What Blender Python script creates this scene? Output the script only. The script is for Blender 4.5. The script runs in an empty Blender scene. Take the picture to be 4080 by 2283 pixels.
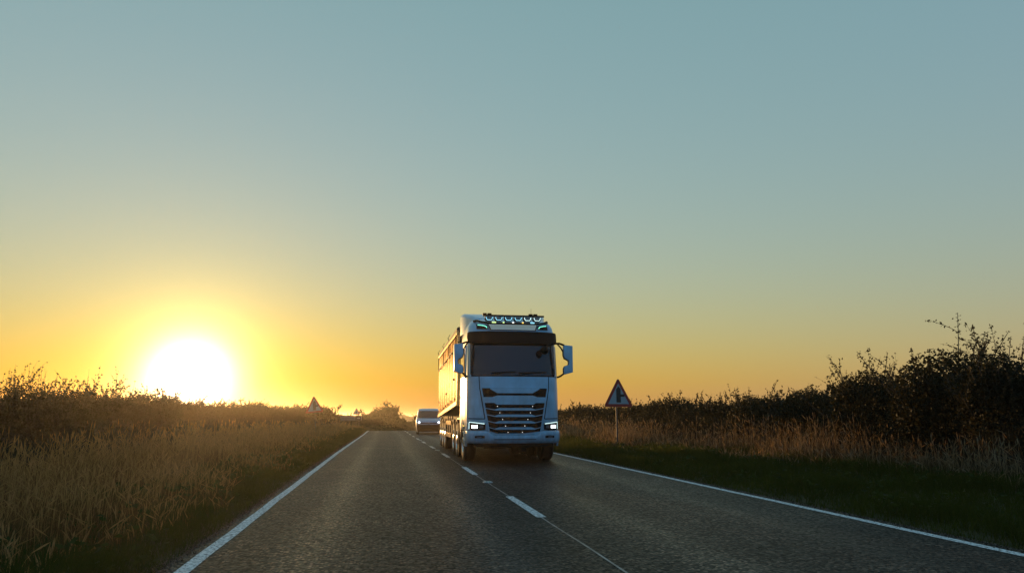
import bpy, bmesh, math, random
import numpy as np
from mathutils import Vector, Matrix

sc = bpy.context.scene
col = sc.collection
rad = math.radians
RNG = np.random.default_rng(7)
random.seed(7)

# ------------------------------------------------------------------ camera
cam_data = bpy.data.cameras.new('camera')
cam = bpy.data.objects.new('camera', cam_data)
col.objects.link(cam)
sc.camera = cam
cam_data.sensor_width = 36.0
cam_data.lens = 36.0 * 2800.0 / 4080.0
cam_data.clip_start = 0.1
cam_data.clip_end = 15000.0
cam.location = (0.0, 0.0, 1.2)
cam.rotation_euler = (rad(90 + 10.45), 0.0, rad(-10.08))

# ------------------------------------------------------------------ sky and sun
SUN_AZ, SUN_EL = -14.4, 2.6          # degrees; azimuth from +Y, clockwise positive
sun_dir = Vector((math.sin(rad(SUN_AZ)) * math.cos(rad(SUN_EL)),
                  math.cos(rad(SUN_AZ)) * math.cos(rad(SUN_EL)), math.sin(rad(SUN_EL))))
world = bpy.data.worlds.new('World')
sc.world = world
world.use_nodes = True
wn, wl = world.node_tree.nodes, world.node_tree.links
bg = wn['Background']
sky = wn.new('ShaderNodeTexSky')
sky.sky_type = 'NISHITA'
sky.sun_disc = False
sky.sun_elevation = rad(SUN_EL)
sky.sun_rotation = rad(SUN_AZ)
sky.air_density = 2.0
sky.dust_density = 0.1
sky.ozone_density = 3.0
SKY = 0.1                             # background strength


def wmath(op, a, b=None, c=None):
    n = wn.new('ShaderNodeMath')
    n.operation = op
    for i, v in enumerate((a, b, c)):
        if v is None:
            continue
        if isinstance(v, (int, float)):
            n.inputs[i].default_value = v
        else:
            wl.new(v, n.inputs[i])
    return n.outputs[0]


sep = wn.new('ShaderNodeSeparateColor')
wl.new(sky.outputs[0], sep.inputs[0])
geo = wn.new('ShaderNodeTexCoord')
dot = wn.new('ShaderNodeVectorMath')
dot.operation = 'DOT_PRODUCT'
nrm = wn.new('ShaderNodeVectorMath')
nrm.operation = 'NORMALIZE'
wl.new(geo.outputs['Generated'], nrm.inputs[0])
wl.new(nrm.outputs[0], dot.inputs[0])
dot.inputs[1].default_value = sun_dir
away = wmath('SUBTRACT', 1.0, dot.outputs['Value'])
ang = wmath('ARCCOSINE', wmath('MINIMUM', dot.outputs['Value'], 1.0))


def aureole(deg):
    return wmath('EXPONENT', wmath('MULTIPLY', ang, -1.0 / rad(deg)))


# clear-sky light (compressed a little in red, as the camera does), blue light scattered many
# times that grows away from the sun, an even veil, and the aureole round the low sun
comb = wn.new('ShaderNodeCombineColor')
for i, (g, k, m_, c0, halo, hdeg, core, cdeg, dim, d0) in enumerate((
        (0.7, 1.861, 0.062, 0.0, 0.30, 9.0, 10.0, 1.45, 4.2, 1.0),
        (1.0, 2.126, 0.038, 0.218, 0.34, 6.0, 10.0, 1.36, 0.70, 0.6),
        (1.0, 3.4, 0.218, 0.046, 0.0, 9.0, 10.0, 1.15, 0.50, 0.6))):
    v = wmath('POWER', wmath('MULTIPLY', sep.outputs[i], SKY), g)
    v = wmath('MULTIPLY_ADD', v, k / SKY, c0 / SKY)
    v = wmath('MULTIPLY_ADD', away, m_ / SKY, v)
    # the half of the sky opposite the setting sun is dimmer, red most of all
    x_ = wmath('MAXIMUM', wmath('SUBTRACT', away, d0), 0.0)
    v = wmath('DIVIDE', v, wmath('MULTIPLY_ADD', x_, dim, 1.0))
    if halo:
        v = wmath('MULTIPLY_ADD', aureole(hdeg), halo / SKY, v)
    v = wmath('MULTIPLY_ADD', aureole(cdeg), core / SKY, v)
    wl.new(v, comb.inputs[i])
wl.new(comb.outputs[0], bg.inputs[0])
bg.inputs[1].default_value = SKY

sun_data = bpy.data.lights.new('sun', 'SUN')
sun = bpy.data.objects.new('sun', sun_data)
col.objects.link(sun)
sun_data.energy = 3.2
sun_data.angle = rad(0.5)
sun_data.color = (1.0, 0.55, 0.20)
sun.rotation_euler = (-sun_dir).to_track_quat('-Z', 'Y').to_euler()

sc.view_settings.view_transform = 'Standard'
sc.view_settings.look = 'None'
sc.view_settings.exposure = 0.0
sc.view_settings.gamma = 1.0
sc.view_settings.use_curve_mapping = False
sc.cycles.max_bounces = 8
sc.cycles.transparent_max_bounces = 8
sc.cycles.volume_bounces = 1


# ------------------------------------------------------------------ materials
def mat(name, color, rough=0.5, metal=0.0, coat=0.0, spec=0.5, emit=None, estr=0.0,
        vary=0.0, vscale=6.0, bump=0.0, bscale=60.0, island=0.0, trans=0.0, tcol=None):
    m = bpy.data.materials.new(name)
    m.use_nodes = True
    n, l = m.node_tree.nodes, m.node_tree.links
    p = n['Principled BSDF']
    p.inputs['Base Color'].default_value = (*color, 1)
    p.inputs['Roughness'].default_value = rough
    p.inputs['Metallic'].default_value = metal
    p.inputs['Coat Weight'].default_value = coat
    p.inputs['Coat Roughness'].default_value = 0.09
    p.inputs['Specular IOR Level'].default_value = spec
    if emit:
        p.inputs['Emission Color'].default_value = (*emit, 1)
        p.inputs['Emission Strength'].default_value = estr
    colour_out = None
    if vary or island:
        tc = n.new('ShaderNodeTexCoord')
        mul = None
        if vary:
            nz = n.new('ShaderNodeTexNoise')
            nz.inputs['Scale'].default_value = vscale
            nz.inputs['Detail'].default_value = 6
            l.new(tc.outputs['Object'], nz.inputs['Vector'])
            mr = n.new('ShaderNodeMapRange')
            mr.inputs[1].default_value = 0.3
            mr.inputs[2].default_value = 0.7
            mr.inputs[3].default_value = 1 - vary
            mr.inputs[4].default_value = 1 + vary
            l.new(nz.outputs[0], mr.inputs[0])
            mul = mr.outputs[0]
        if island:
            g = n.new('ShaderNodeNewGeometry')
            mr2 = n.new('ShaderNodeMapRange')
            mr2.inputs[3].default_value = 1 - island
            mr2.inputs[4].default_value = 1 + island
            l.new(g.outputs['Random Per Island'], mr2.inputs[0])
            if mul is None:
                mul = mr2.outputs[0]
            else:
                mm = n.new('ShaderNodeMath')
                mm.operation = 'MULTIPLY'
                l.new(mul, mm.inputs[0])
                l.new(mr2.outputs[0], mm.inputs[1])
                mul = mm.outputs[0]
        sv = n.new('ShaderNodeVectorMath')
        sv.operation = 'SCALE'
        sv.inputs[0].default_value = color
        l.new(mul, sv.inputs['Scale'])
        l.new(sv.outputs[0], p.inputs['Base Color'])
        colour_out = sv.outputs[0]
    if bump:
        tc2 = n.new('ShaderNodeTexCoord')
        nb = n.new('ShaderNodeTexNoise')
        nb.inputs['Scale'].default_value = bscale
        nb.inputs['Detail'].default_value = 5
        l.new(tc2.outputs['Object'], nb.inputs['Vector'])
        b = n.new('ShaderNodeBump')
        b.inputs['Strength'].default_value = bump
        b.inputs['Distance'].default_value = 0.02
        l.new(nb.outputs[0], b.inputs['Height'])
        l.new(b.outputs[0], p.inputs['Normal'])
    if trans:
        t = n.new('ShaderNodeBsdfTranslucent')
        tc3 = tcol or color
        t.inputs[0].default_value = (*tc3, 1)
        mx = n.new('ShaderNodeMixShader')
        mx.inputs[0].default_value = trans
        l.new(p.outputs[0], mx.inputs[1])
        l.new(t.outputs[0], mx.inputs[2])
        l.new(mx.outputs[0], n['Material Output'].inputs[0])
    return m


def asphalt_mat():
    m = bpy.data.materials.new('asphalt')
    m.use_nodes = True
    n, l = m.node_tree.nodes, m.node_tree.links
    p = n['Principled BSDF']
    tc = n.new('ShaderNodeTexCoord')
    vor = n.new('ShaderNodeTexVoronoi')
    vor.inputs['Scale'].default_value = 34
    l.new(tc.outputs['Object'], vor.inputs['Vector'])
    vc = n.new('ShaderNodeSeparateColor')
    l.new(vor.outputs['Color'], vc.inputs[0])
    big = n.new('ShaderNodeTexNoise')
    big.inputs['Scale'].default_value = 0.55
    big.inputs['Detail'].default_value = 7
    l.new(tc.outputs['Object'], big.inputs['Vector'])
    # wheel tracks: two slightly polished bands per lane, stretched along the road
    mp = n.new('ShaderNodeMapping')
    mp.inputs['Scale'].default_value = (1.4, 0.03, 1)
    l.new(tc.outputs['Object'], mp.inputs[0])
    trk = n.new('ShaderNodeTexNoise')
    trk.inputs['Scale'].default_value = 1.0
    trk.inputs['Detail'].default_value = 3
    l.new(mp.outputs[0], trk.inputs['Vector'])
    r1 = n.new('ShaderNodeValToRGB')
    r1.color_ramp.elements[0].position = 0.0
    r1.color_ramp.elements[0].color = (0.005, 0.005, 0.005, 1)
    r1.color_ramp.elements[1].position = 1.0
    r1.color_ramp.elements[1].color = (0.24, 0.170, 0.12, 1)
    e = r1.color_ramp.elements.new(0.55)
    e.color = (0.014, 0.0104, 0.008, 1)
    l.new(vc.outputs[0], r1.inputs[0])
    s1 = n.new('ShaderNodeMath')
    s1.operation = 'ADD'
    l.new(big.outputs[0], s1.inputs[0])
    l.new(trk.outputs[0], s1.inputs[1])
    mr = n.new('ShaderNodeMapRange')
    mr.inputs[1].default_value = 0.84
    mr.inputs[2].default_value = 1.16
    mr.inputs[3].default_value = 0.50
    mr.inputs[4].default_value = 1.55
    l.new(s1.outputs[0], mr.inputs[0])
    sv = n.new('ShaderNodeVectorMath')
    sv.operation = 'SCALE'
    gap = n.new('ShaderNodeMapRange')          # dark binder between the chippings
    gap.inputs[1].default_value = 0.25
    gap.inputs[2].default_value = 0.62
    gap.inputs[3].default_value = 1.0
    gap.inputs[4].default_value = 0.18
    l.new(vor.outputs['Distance'], gap.inputs[0])
    gm = n.new('ShaderNodeMath')
    gm.operation = 'MULTIPLY'
    l.new(gap.outputs[0], gm.inputs[0])
    l.new(mr.outputs[0], gm.inputs[1])
    # bands polished by tyres, two in each lane
    sx = n.new('ShaderNodeSeparateXYZ')
    l.new(tc.outputs['Object'], sx.inputs[0])

    def nm(op, a_, b_):
        q_ = n.new('ShaderNodeMath')
        q_.operation = op
        for i_, v_ in enumerate((a_, b_)):
            if isinstance(v_, (int, float)):
                q_.inputs[i_].default_value = v_
            elif v_ is not None:
                l.new(v_, q_.inputs[i_])
        return q_.outputs[0]
    band = None
    for cx_ in (-0.62, 0.98, 2.85, 4.55):
        d_ = nm('DIVIDE', nm('SUBTRACT', sx.outputs[0], cx_), 0.30)
        e_ = nm('EXPONENT', nm('MULTIPLY', nm('MULTIPLY', d_, d_), -1.0), None)
        band = e_ if band is None else nm('ADD', band, e_)
    band = nm('MULTIPLY', band, trk.outputs[0])
    gm2 = nm('MULTIPLY', gm.outputs[0], nm('ADD', 0.86, nm('MULTIPLY', band, 0.75)))
    l.new(r1.outputs[0], sv.inputs[0])
    l.new(gm2, sv.inputs['Scale'])
    l.new(sv.outputs[0], p.inputs['Base Color'])
    p.inputs['Specular IOR Level'].default_value = 0.09
    rr = n.new('ShaderNodeMapRange')
    rr.inputs[3].default_value = 0.40
    rr.inputs[4].default_value = 0.66
    l.new(vc.outputs[1], rr.inputs[0])
    l.new(nm('SUBTRACT', rr.outputs[0], nm('MULTIPLY', band, 0.16)), p.inputs['Roughness'])
    bmp = n.new('ShaderNodeBump')
    bmp.inputs['Strength'].default_value = 0.55
    bmp.inputs['Distance'].default_value = 0.014
    hm = n.new('ShaderNodeMath')
    hm.operation = 'MULTIPLY_ADD'
    hm.inputs[1].default_value = 0.7
    l.new(vor.outputs['Distance'], hm.inputs[0])
    l.new(vc.outputs[2], hm.inputs[2])
    inv = n.new('ShaderNodeMath')
    inv.operation = 'MULTIPLY'
    inv.inputs[1].default_value = -1
    l.new(hm.outputs[0], inv.inputs[0])
    l.new(inv.outputs[0], bmp.inputs['Height'])
    l.new(bmp.outputs[0], p.inputs['Normal'])
    return m


def paint_line_mat():
    """road paint, worn through to the aggregate in places"""
    m = bpy.data.materials.new('road_paint')
    m.use_nodes = True
    n, l = m.node_tree.nodes, m.node_tree.links
    p = n['Principled BSDF']
    tc = n.new('ShaderNodeTexCoord')
    nz = n.new('ShaderNodeTexNoise')
    nz.inputs['Scale'].default_value = 26
    nz.inputs['Detail'].default_value = 8
    nz.inputs['Roughness'].default_value = 0.7
    l.new(tc.outputs['Object'], nz.inputs['Vector'])
    r = n.new('ShaderNodeValToRGB')
    r.color_ramp.elements[0].position = 0.40
    r.color_ramp.elements[0].color = (0.14, 0.13, 0.12, 1)
    r.color_ramp.elements[1].position = 0.54
    r.color_ramp.elements[1].color = (0.80, 0.80, 0.78, 1)
    l.new(nz.outputs[0], r.inputs[0])
    l.new(r.outputs[0], p.inputs['Base Color'])
    p.inputs['Roughness'].default_value = 0.6
    b = n.new('ShaderNodeBump')
    b.inputs['Strength'].default_value = 0.5
    b.inputs['Distance'].default_value = 0.004
    l.new(nz.outputs[0], b.inputs['Height'])
    l.new(b.outputs[0], p.inputs['Normal'])
    return m


def ground_mat():
    m = bpy.data.materials.new('ground_soil_grass')
    m.use_nodes = True
    n, l = m.node_tree.nodes, m.node_tree.links
    p = n['Principled BSDF']
    tc = n.new('ShaderNodeTexCoord')
    nz = n.new('ShaderNodeTexNoise')
    nz.inputs['Scale'].default_value = 1.3
    nz.inputs['Detail'].default_value = 9
    nz.inputs['Roughness'].default_value = 0.65
    l.new(tc.outputs['Object'], nz.inputs['Vector'])
    r = n.new('ShaderNodeValToRGB')
    r.color_ramp.elements[0].position = 0.3
    r.color_ramp.elements[0].color = (0.035, 0.042, 0.016, 1)
    r.color_ramp.elements[1].position = 0.7
    r.color_ramp.elements[1].color = (0.11, 0.085, 0.045, 1)
    l.new(nz.outputs[0], r.inputs[0])
    l.new(r.outputs[0], p.inputs['Base Color'])
    p.inputs['Roughness'].default_value = 0.9
    p.inputs['Specular IOR Level'].default_value = 0.15
    b = n.new('ShaderNodeBump')
    b.inputs['Strength'].default_value = 0.8
    b.inputs['Distance'].default_value = 0.04
    l.new(nz.outputs[0], b.inputs['Height'])
    l.new(b.outputs[0], p.inputs['Normal'])
    return m


M = dict(
    asphalt=asphalt_mat(), paint_line=paint_line_mat(), ground=ground_mat(),
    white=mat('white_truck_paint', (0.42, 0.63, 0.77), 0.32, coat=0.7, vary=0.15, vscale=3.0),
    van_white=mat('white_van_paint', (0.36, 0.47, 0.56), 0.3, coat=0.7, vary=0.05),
    black=mat('black_plastic', (0.006, 0.006, 0.006), 0.6, spec=0.12, vary=0.2, vscale=9),
    dark=mat('dark_chassis_steel', (0.022, 0.020, 0.019), 0.55, vary=0.35, vscale=5, bump=0.2),
    glass=mat('tinted_windscreen_glass', (0.010, 0.012, 0.016), 0.06, spec=0.55, coat=0.25),
    lens=mat('clear_lamp_lens', (0.16, 0.17, 0.18), 0.08, spec=0.8),
    tyre=mat('tyre_rubber', (0.018, 0.017, 0.017), 0.75, vary=0.3, vscale=14, bump=0.3, bscale=40),
    alloy=mat('polished_alloy', (0.62, 0.62, 0.62), 0.22, 1.0, vary=0.1, vscale=12),
    alu=mat('trailer_aluminium', (0.46, 0.33, 0.17), 0.15, 1.0, vary=0.12, vscale=3, bump=0.05, bscale=8),
    galv=mat('galvanised_steel', (0.36, 0.36, 0.36), 0.5, 0.7, vary=0.2, vscale=20),
    sheet=mat('trailer_sheet_cloth', (0.05, 0.05, 0.052), 0.75, vary=0.2, bump=0.3, bscale=10),
    pale=mat('pale_sign_panel', (0.74, 0.80, 0.78), 0.35, vary=0.06, vscale=4, emit=(0.75, 0.95, 0.90), estr=0.14),
    red=mat('red_reflective', (0.50, 0.028, 0.018), 0.45, vary=0.08),
    signwhite=mat('white_reflective', (0.46, 0.45, 0.44), 0.42, vary=0.06, vscale=5),
    signblack=mat('sign_black', (0.012, 0.012, 0.012), 0.5),
    boardwhite=mat('backlit_dimmed_board', (0.17, 0.165, 0.155), 0.5, vary=0.2, vscale=4),  # white board, its backlit shade put into a darker colour
    post=mat('grey_sign_post', (0.11, 0.105, 0.10), 0.5, 0.3, vary=0.2, vscale=12),
    headlamp=mat('headlamp_beam', (0.9, 0.9, 0.9), 0.2, emit=(0.82, 0.92, 1.0), estr=6.0),
    drl=mat('daytime_led', (0.8, 0.9, 0.9), 0.2, emit=(0.70, 0.98, 0.95), estr=1.25),
    led=mat('light_bar_led', (0.6, 0.8, 0.9), 0.2, emit=(0.30, 0.78, 1.0), estr=1.15),
    led_green=mat('roof_lamp_led', (0.6, 0.9, 0.8), 0.2, emit=(0.22, 0.95, 0.70), estr=1.5),
    led_yellow=mat('marker_yellow_green', (0.8, 0.9, 0.5), 0.3, emit=(0.72, 1.0, 0.32), estr=1.3),
    led_white=mat('marker_white', (0.9, 0.9, 0.9), 0.3, emit=(1.0, 0.97, 0.88), estr=1.4),
    led_amber=mat('marker_amber', (0.9, 0.6, 0.2), 0.3, emit=(1.0, 0.62, 0.10), estr=1.6),
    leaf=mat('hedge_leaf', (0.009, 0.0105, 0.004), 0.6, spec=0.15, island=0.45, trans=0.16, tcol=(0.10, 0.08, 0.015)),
    leaf_far=mat('tree_leaf', (0.045, 0.052, 0.020), 0.6, spec=0.2, island=0.4, trans=0.3, tcol=(0.10, 0.10, 0.02)),
    twig=mat('hedge_twig', (0.035, 0.026, 0.018), 0.8, island=0.3),
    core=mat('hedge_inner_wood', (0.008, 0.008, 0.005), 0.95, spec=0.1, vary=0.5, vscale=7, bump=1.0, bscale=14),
    bark=mat('bark', (0.05, 0.04, 0.03), 0.9, vary=0.3, bump=0.5, bscale=20),
    grass=mat('green_verge_grass', (0.033, 0.035, 0.005), 0.65, spec=0.04, island=0.75, vary=0.55, vscale=1.1,
              trans=0.35, tcol=(0.11, 0.13, 0.02)),
    thatch=mat('dry_grass_thatch', (0.075, 0.057, 0.030), 0.75, spec=0.06, island=0.7, vary=0.45, vscale=0.7,
               trans=0.35, tcol=(0.20, 0.11, 0.04)),
    straw=mat('dry_grass_stalk', (0.25, 0.195, 0.12), 0.6, spec=0.12, island=0.65, vary=0.35, vscale=0.8,
              trans=0.4, tcol=(0.45, 0.28, 0.11)),
    thatch_glare=mat('glare_tinted_thatch', (0.145, 0.078, 0.028), 0.75, spec=0.06, island=0.7, vary=0.5, vscale=0.7,  # left-verge dry grass, warm sun glare painted into its colour
                   trans=0.35, tcol=(0.26, 0.13, 0.04)),
    straw_glare=mat('glare_tinted_stalk', (0.34, 0.19, 0.07), 0.6, spec=0.12, island=0.65, vary=0.4, vscale=0.8,  # left-verge stalks, brightened and warmed in colour for the sun glare
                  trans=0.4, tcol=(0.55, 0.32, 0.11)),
    weed=mat('weed_leaf', (0.04, 0.052, 0.013), 0.6, spec=0.08, island=0.5, trans=0.3, tcol=(0.12, 0.14, 0.02)),
    grit=mat('grit', (0.13, 0.10, 0.07), 0.9, spec=0.1, island=0.7),
    stud_lens=mat('road_stud_lens', (0.25, 0.6, 0.35), 0.05, spec=1.0, coat=1.0),
    stud=mat('road_stud_body', (0.45, 0.45, 0.43), 0.4, 0.4, vary=0.3, vscale=30),
)


def add_grime(m, z0, z1, amount):
    """road dirt thrown up over the lower panels, plus small fly specks"""
    n, l = m.node_tree.nodes, m.node_tree.links
    p = n['Principled BSDF']
    src = p.inputs['Base Color'].links[0].from_socket
    tc = n.new('ShaderNodeTexCoord')
    sp = n.new('ShaderNodeSeparateXYZ')
    l.new(tc.outputs['Object'], sp.inputs[0])
    hgt = n.new('ShaderNodeMapRange')
    hgt.inputs[1].default_value = z1
    hgt.inputs[2].default_value = z0
    l.new(sp.outputs[2], hgt.inputs[0])
    mp = n.new('ShaderNodeMapping')
    mp.inputs['Scale'].default_value = (5.0, 5.0, 1.6)
    l.new(tc.outputs['Object'], mp.inputs[0])
    nz = n.new('ShaderNodeTexNoise')
    nz.inputs['Scale'].default_value = 1.0
    nz.inputs['Detail'].default_value = 8
    nz.inputs['Roughness'].default_value = 0.65
    l.new(mp.outputs[0], nz.inputs['Vector'])
    k = n.new('ShaderNodeMapRange')
    k.inputs[1].default_value = 0.35
    k.inputs[2].default_value = 0.75
    l.new(nz.outputs[0], k.inputs[0])
    fly = n.new('ShaderNodeTexNoise')
    fly.inputs['Scale'].default_value = 34
    fly.inputs['Detail'].default_value = 2
    l.new(tc.outputs['Object'], fly.inputs['Vector'])
    fk = n.new('ShaderNodeMapRange')
    fk.inputs[1].default_value = 0.70
    fk.inputs[2].default_value = 0.76
    fk.inputs[4].default_value = 0.5
    l.new(fly.outputs[0], fk.inputs[0])
    a = n.new('ShaderNodeMath')
    a.operation = 'MULTIPLY'
    l.new(hgt.outputs[0], a.inputs[0])
    l.new(k.outputs[0], a.inputs[1])
    b = n.new('ShaderNodeMath')
    b.operation = 'MULTIPLY_ADD'
    b.inputs[1].default_value = amount
    b.use_clamp = True
    l.new(a.outputs[0], b.inputs[0])
    l.new(fk.outputs[0], b.inputs[2])
    mx = n.new('ShaderNodeMix')
    mx.data_type = 'RGBA'
    l.new(b.outputs[0], mx.inputs['Factor'])
    l.new(src, mx.inputs[6])
    mx.inputs[7].default_value = (0.16, 0.14, 0.115, 1)
    l.new(mx.outputs[2], p.inputs['Base Color'])
    rg = n.new('ShaderNodeMath')
    rg.operation = 'MULTIPLY_ADD'
    rg.inputs[1].default_value = 0.4
    rg.inputs[2].default_value = 0.32
    l.new(b.outputs[0], rg.inputs[0])
    l.new(rg.outputs[0], p.inputs['Roughness'])


add_grime(M['white'], 0.4, 2.4, 0.75)
add_grime(M['van_white'], 0.1, 1.3, 0.8)


# ------------------------------------------------------------------ helpers
def tag(o, label=None, cat=None, group=None, kind=None):
    if label:
        o['label'] = label
    if cat:
        o['category'] = cat
    if group:
        o['group'] = group
    if kind:
        o['kind'] = kind
    return o


def empty(name, loc=(0, 0, 0), rz=0.0):
    o = bpy.data.objects.new(name, None)
    o.empty_display_size = 0.2
    col.objects.link(o)
    o.location = loc
    o.rotation_euler = (0, 0, rz)
    return o


def copy_tree(o, parent=None):
    c = o.copy()
    col.objects.link(c)
    c.parent = parent
    for ch in o.children:
        copy_tree(ch, c)
    return c


def np_mesh(name, verts, quads, material, parent=None, smooth=False):
    """fast mesh of quads from numpy arrays"""
    me = bpy.data.meshes.new(name)
    nv, nf = len(verts), len(quads)
    me.vertices.add(nv)
    me.vertices.foreach_set('co', np.ascontiguousarray(verts, dtype=np.float32).ravel())
    me.loops.add(nf * 4)
    me.loops.foreach_set('vertex_index', np.ascontiguousarray(quads, dtype=np.int32).ravel())
    me.polygons.add(nf)
    me.polygons.foreach_set('loop_start', np.arange(0, nf * 4, 4, dtype=np.int32))
    if smooth:
        me.polygons.foreach_set('use_smooth', np.ones(nf, dtype=bool))
    me.update(calc_edges=True)
    me.materials.append(material)
    o = bpy.data.objects.new(name, me)
    col.objects.link(o)
    o.parent = parent
    return o


class MB:
    def __init__(self):
        self.v, self.f = [], []

    def add(self, vs, fs):
        b = len(self.v)
        self.v += [tuple(x) for x in vs]
        self.f += [tuple(b + i for i in f) for f in fs]
        return self

    def box(self, c, s, rx=0.0, ry=0.0, rz=0.0):
        R = Matrix.Rotation(rz, 3, 'Z') @ Matrix.Rotation(ry, 3, 'Y') @ Matrix.Rotation(rx, 3, 'X')
        vs = []
        for dx in (-.5, .5):
            for dy in (-.5, .5):
                for dz in (-.5, .5):
                    vs.append(R @ Vector((dx * s[0], dy * s[1], dz * s[2])) + Vector(c))
        return self.add(vs, [(0, 1, 3, 2), (4, 6, 7, 5), (0, 4, 5, 1), (2, 3, 7, 6), (0, 2, 6, 4), (1, 5, 7, 3)])

    def prism(self, poly, axis, a, b):
        """polygon in the plane normal to axis, extruded from a to b"""
        n = len(poly)

        def P(u, w, t):
            return {'x': (t, u, w), 'y': (u, t, w), 'z': (u, w, t)}[axis]
        vs = [P(u, w, a) for u, w in poly] + [P(u, w, b) for u, w in poly]
        fs = [tuple(range(n)), tuple(range(2 * n - 1, n - 1, -1))]
        fs += [(i, i + n, (i + 1) % n + n, (i + 1) % n) for i in range(n)]
        return self.add(vs, fs)

    def tube(self, pts, r, n=8, r2=None):
        pts = [Vector(p) for p in pts]
        k = len(pts)
        vs, fs = [], []
        for i, p in enumerate(pts):
            d = (pts[min(i + 1, k - 1)] - pts[max(i - 1, 0)]).normalized()
            up = Vector((0, 0, 1)) if abs(d.z) < 0.9 else Vector((1, 0, 0))
            a = d.cross(up).normalized()
            b = d.cross(a)
            rr = r if r2 is None else r + (r2 - r) * i / (k - 1)
            for j in range(n):
                t = 2 * math.pi * j / n
                vs.append(p + a * rr * math.cos(t) + b * rr * math.sin(t))
        for i in range(k - 1):
            for j in range(n):
                fs.append((i * n + j, i * n + (j + 1) % n, (i + 1) * n + (j + 1) % n, (i + 1) * n + j))
        fs.append(tuple(range(n - 1, -1, -1)))
        fs.append(tuple((k - 1) * n + j for j in range(n)))
        return self.add(vs, fs)

    def lathe(self, prof, c, axis='x', n=32, closed=True):
        """profile of (radius, height) revolved about an axis through c"""
        vs, fs = [], []
        k = len(prof)
        for j in range(n):
            t = 2 * math.pi * j / n
            cs, sn = math.cos(t), math.sin(t)
            for r, h in prof:
                vs.append({'x': (c[0] + h, c[1] + r * cs, c[2] + r * sn),
                           'y': (c[0] + r * cs, c[1] + h, c[2] + r * sn),
                           'z': (c[0] + r * cs, c[1] + r * sn, c[2] + h)}[axis])
        for j in range(n):
            for i in range(k if closed else k - 1):
                i2 = (i + 1) % k
                j2 = (j + 1) % n
                fs.append((j * k + i, j * k + i2, j2 * k + i2, j2 * k + i))
        return self.add(vs, fs)

    def loft(self, rings, cap=True):
        n = len(rings[0])
        vs = [p for r in rings for p in r]
        fs = []
        for i in range(len(rings) - 1):
            for j in range(n):
                fs.append((i * n + j, i * n + (j + 1) % n, (i + 1) * n + (j + 1) % n, (i + 1) * n + j))
        if cap:
            fs.append(tuple(range(n - 1, -1, -1)))
            fs.append(tuple((len(rings) - 1) * n + j for j in range(n)))
        return self.add(vs, fs)

    def build(self, name, material, parent=None, smooth=None, bevel=0.0, seg=2):
        me = bpy.data.meshes.new(name)
        bm = bmesh.new()
        bv = [bm.verts.new(p) for p in self.v]
        for f in self.f:
            try:
                bm.faces.new([bv[i] for i in f])
            except ValueError:
                pass
        bmesh.ops.recalc_face_normals(bm, faces=bm.faces)
        if bevel:
            ed = [e for e in bm.edges if len(e.link_faces) == 2 and e.calc_face_angle(0) > 0.5]
            bmesh.ops.bevel(bm, geom=ed, offset=bevel, segments=seg, profile=0.6, affect='EDGES', clamp_overlap=True)
        bm.to_mesh(me)
        bm.free()
        if smooth is not None:
            for p in me.polygons:
                p.use_smooth = True
            me.set_sharp_from_angle(angle=rad(smooth))
        me.materials.append(material)
        o = bpy.data.objects.new(name, me)
        col.objects.link(o)
        o.parent = parent
        return o


# ------------------------------------------------------------------ terrain
_py = np.array([-4000, -60, 0, 25, 45, 55, 65, 72, 85, 100, 130, 180, 240, 320, 400, 470, 560, 800, 2200, 4000, 9000], float)
_pz = np.array([0, 0, 0, 0, -.10, -.15, -.14, -.20, -.50, -1.0, -2.0, -3.6, -5.0, -4.4, -2.2, -.4, 0.2, 0.0, 0.0, 0.0, -6], float)
_fy = np.concatenate([np.arange(-60, 420, 1.0), np.arange(420, 9000, 20.0)])
_fz = np.interp(_fy, _py, _pz)
_k = np.hanning(13)
_k /= _k.sum()
_fz[6:474] = np.convolve(_fz[:480], _k, 'valid')


def prof(y):
    return np.interp(y, _fy, _fz)


def shift(y):
    """beyond the crest the road swings to the right"""
    y = np.asarray(y, float)
    d = np.clip(y - 70, 0, 400)
    return np.where(d < 120, 0.0042 * d * d, 0.0042 * 120 * 120 + 2 * 0.0042 * 120 * (d - 120))


def wob(x, y):
    return (np.sin(x * 1.7 + y * .31) * np.cos(y * .83 - x * .4) + .6 * np.sin(x * 3.9 - y * 1.9) * np.sin(y * 2.3 + 1.7)) * .025


def ground_z(x, y):
    x = np.asarray(x, float)
    y = np.asarray(y, float)
    u = x - shift(y)
    z = prof(y)
    lft = np.interp(-u, [1.7, 1.8, 2.6, 4.0, 6.0, 12], [-.06, -.035, .02, .10, .16, .10])
    rgt = np.interp(u, [5.72, 5.85, 6.6, 8.2, 9.6, 12, 20], [-.06, -.035, .02, .12, .22, .25, .15])
    add = np.where(u < 2, lft, rgt)
    add = np.where((u > -1.7) & (u < 5.72), -.06, add)
    w = np.where((u < -1.9) | (u > 6.0), 1.0, 0.0)
    return z + add + w * wob(x, y)


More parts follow.
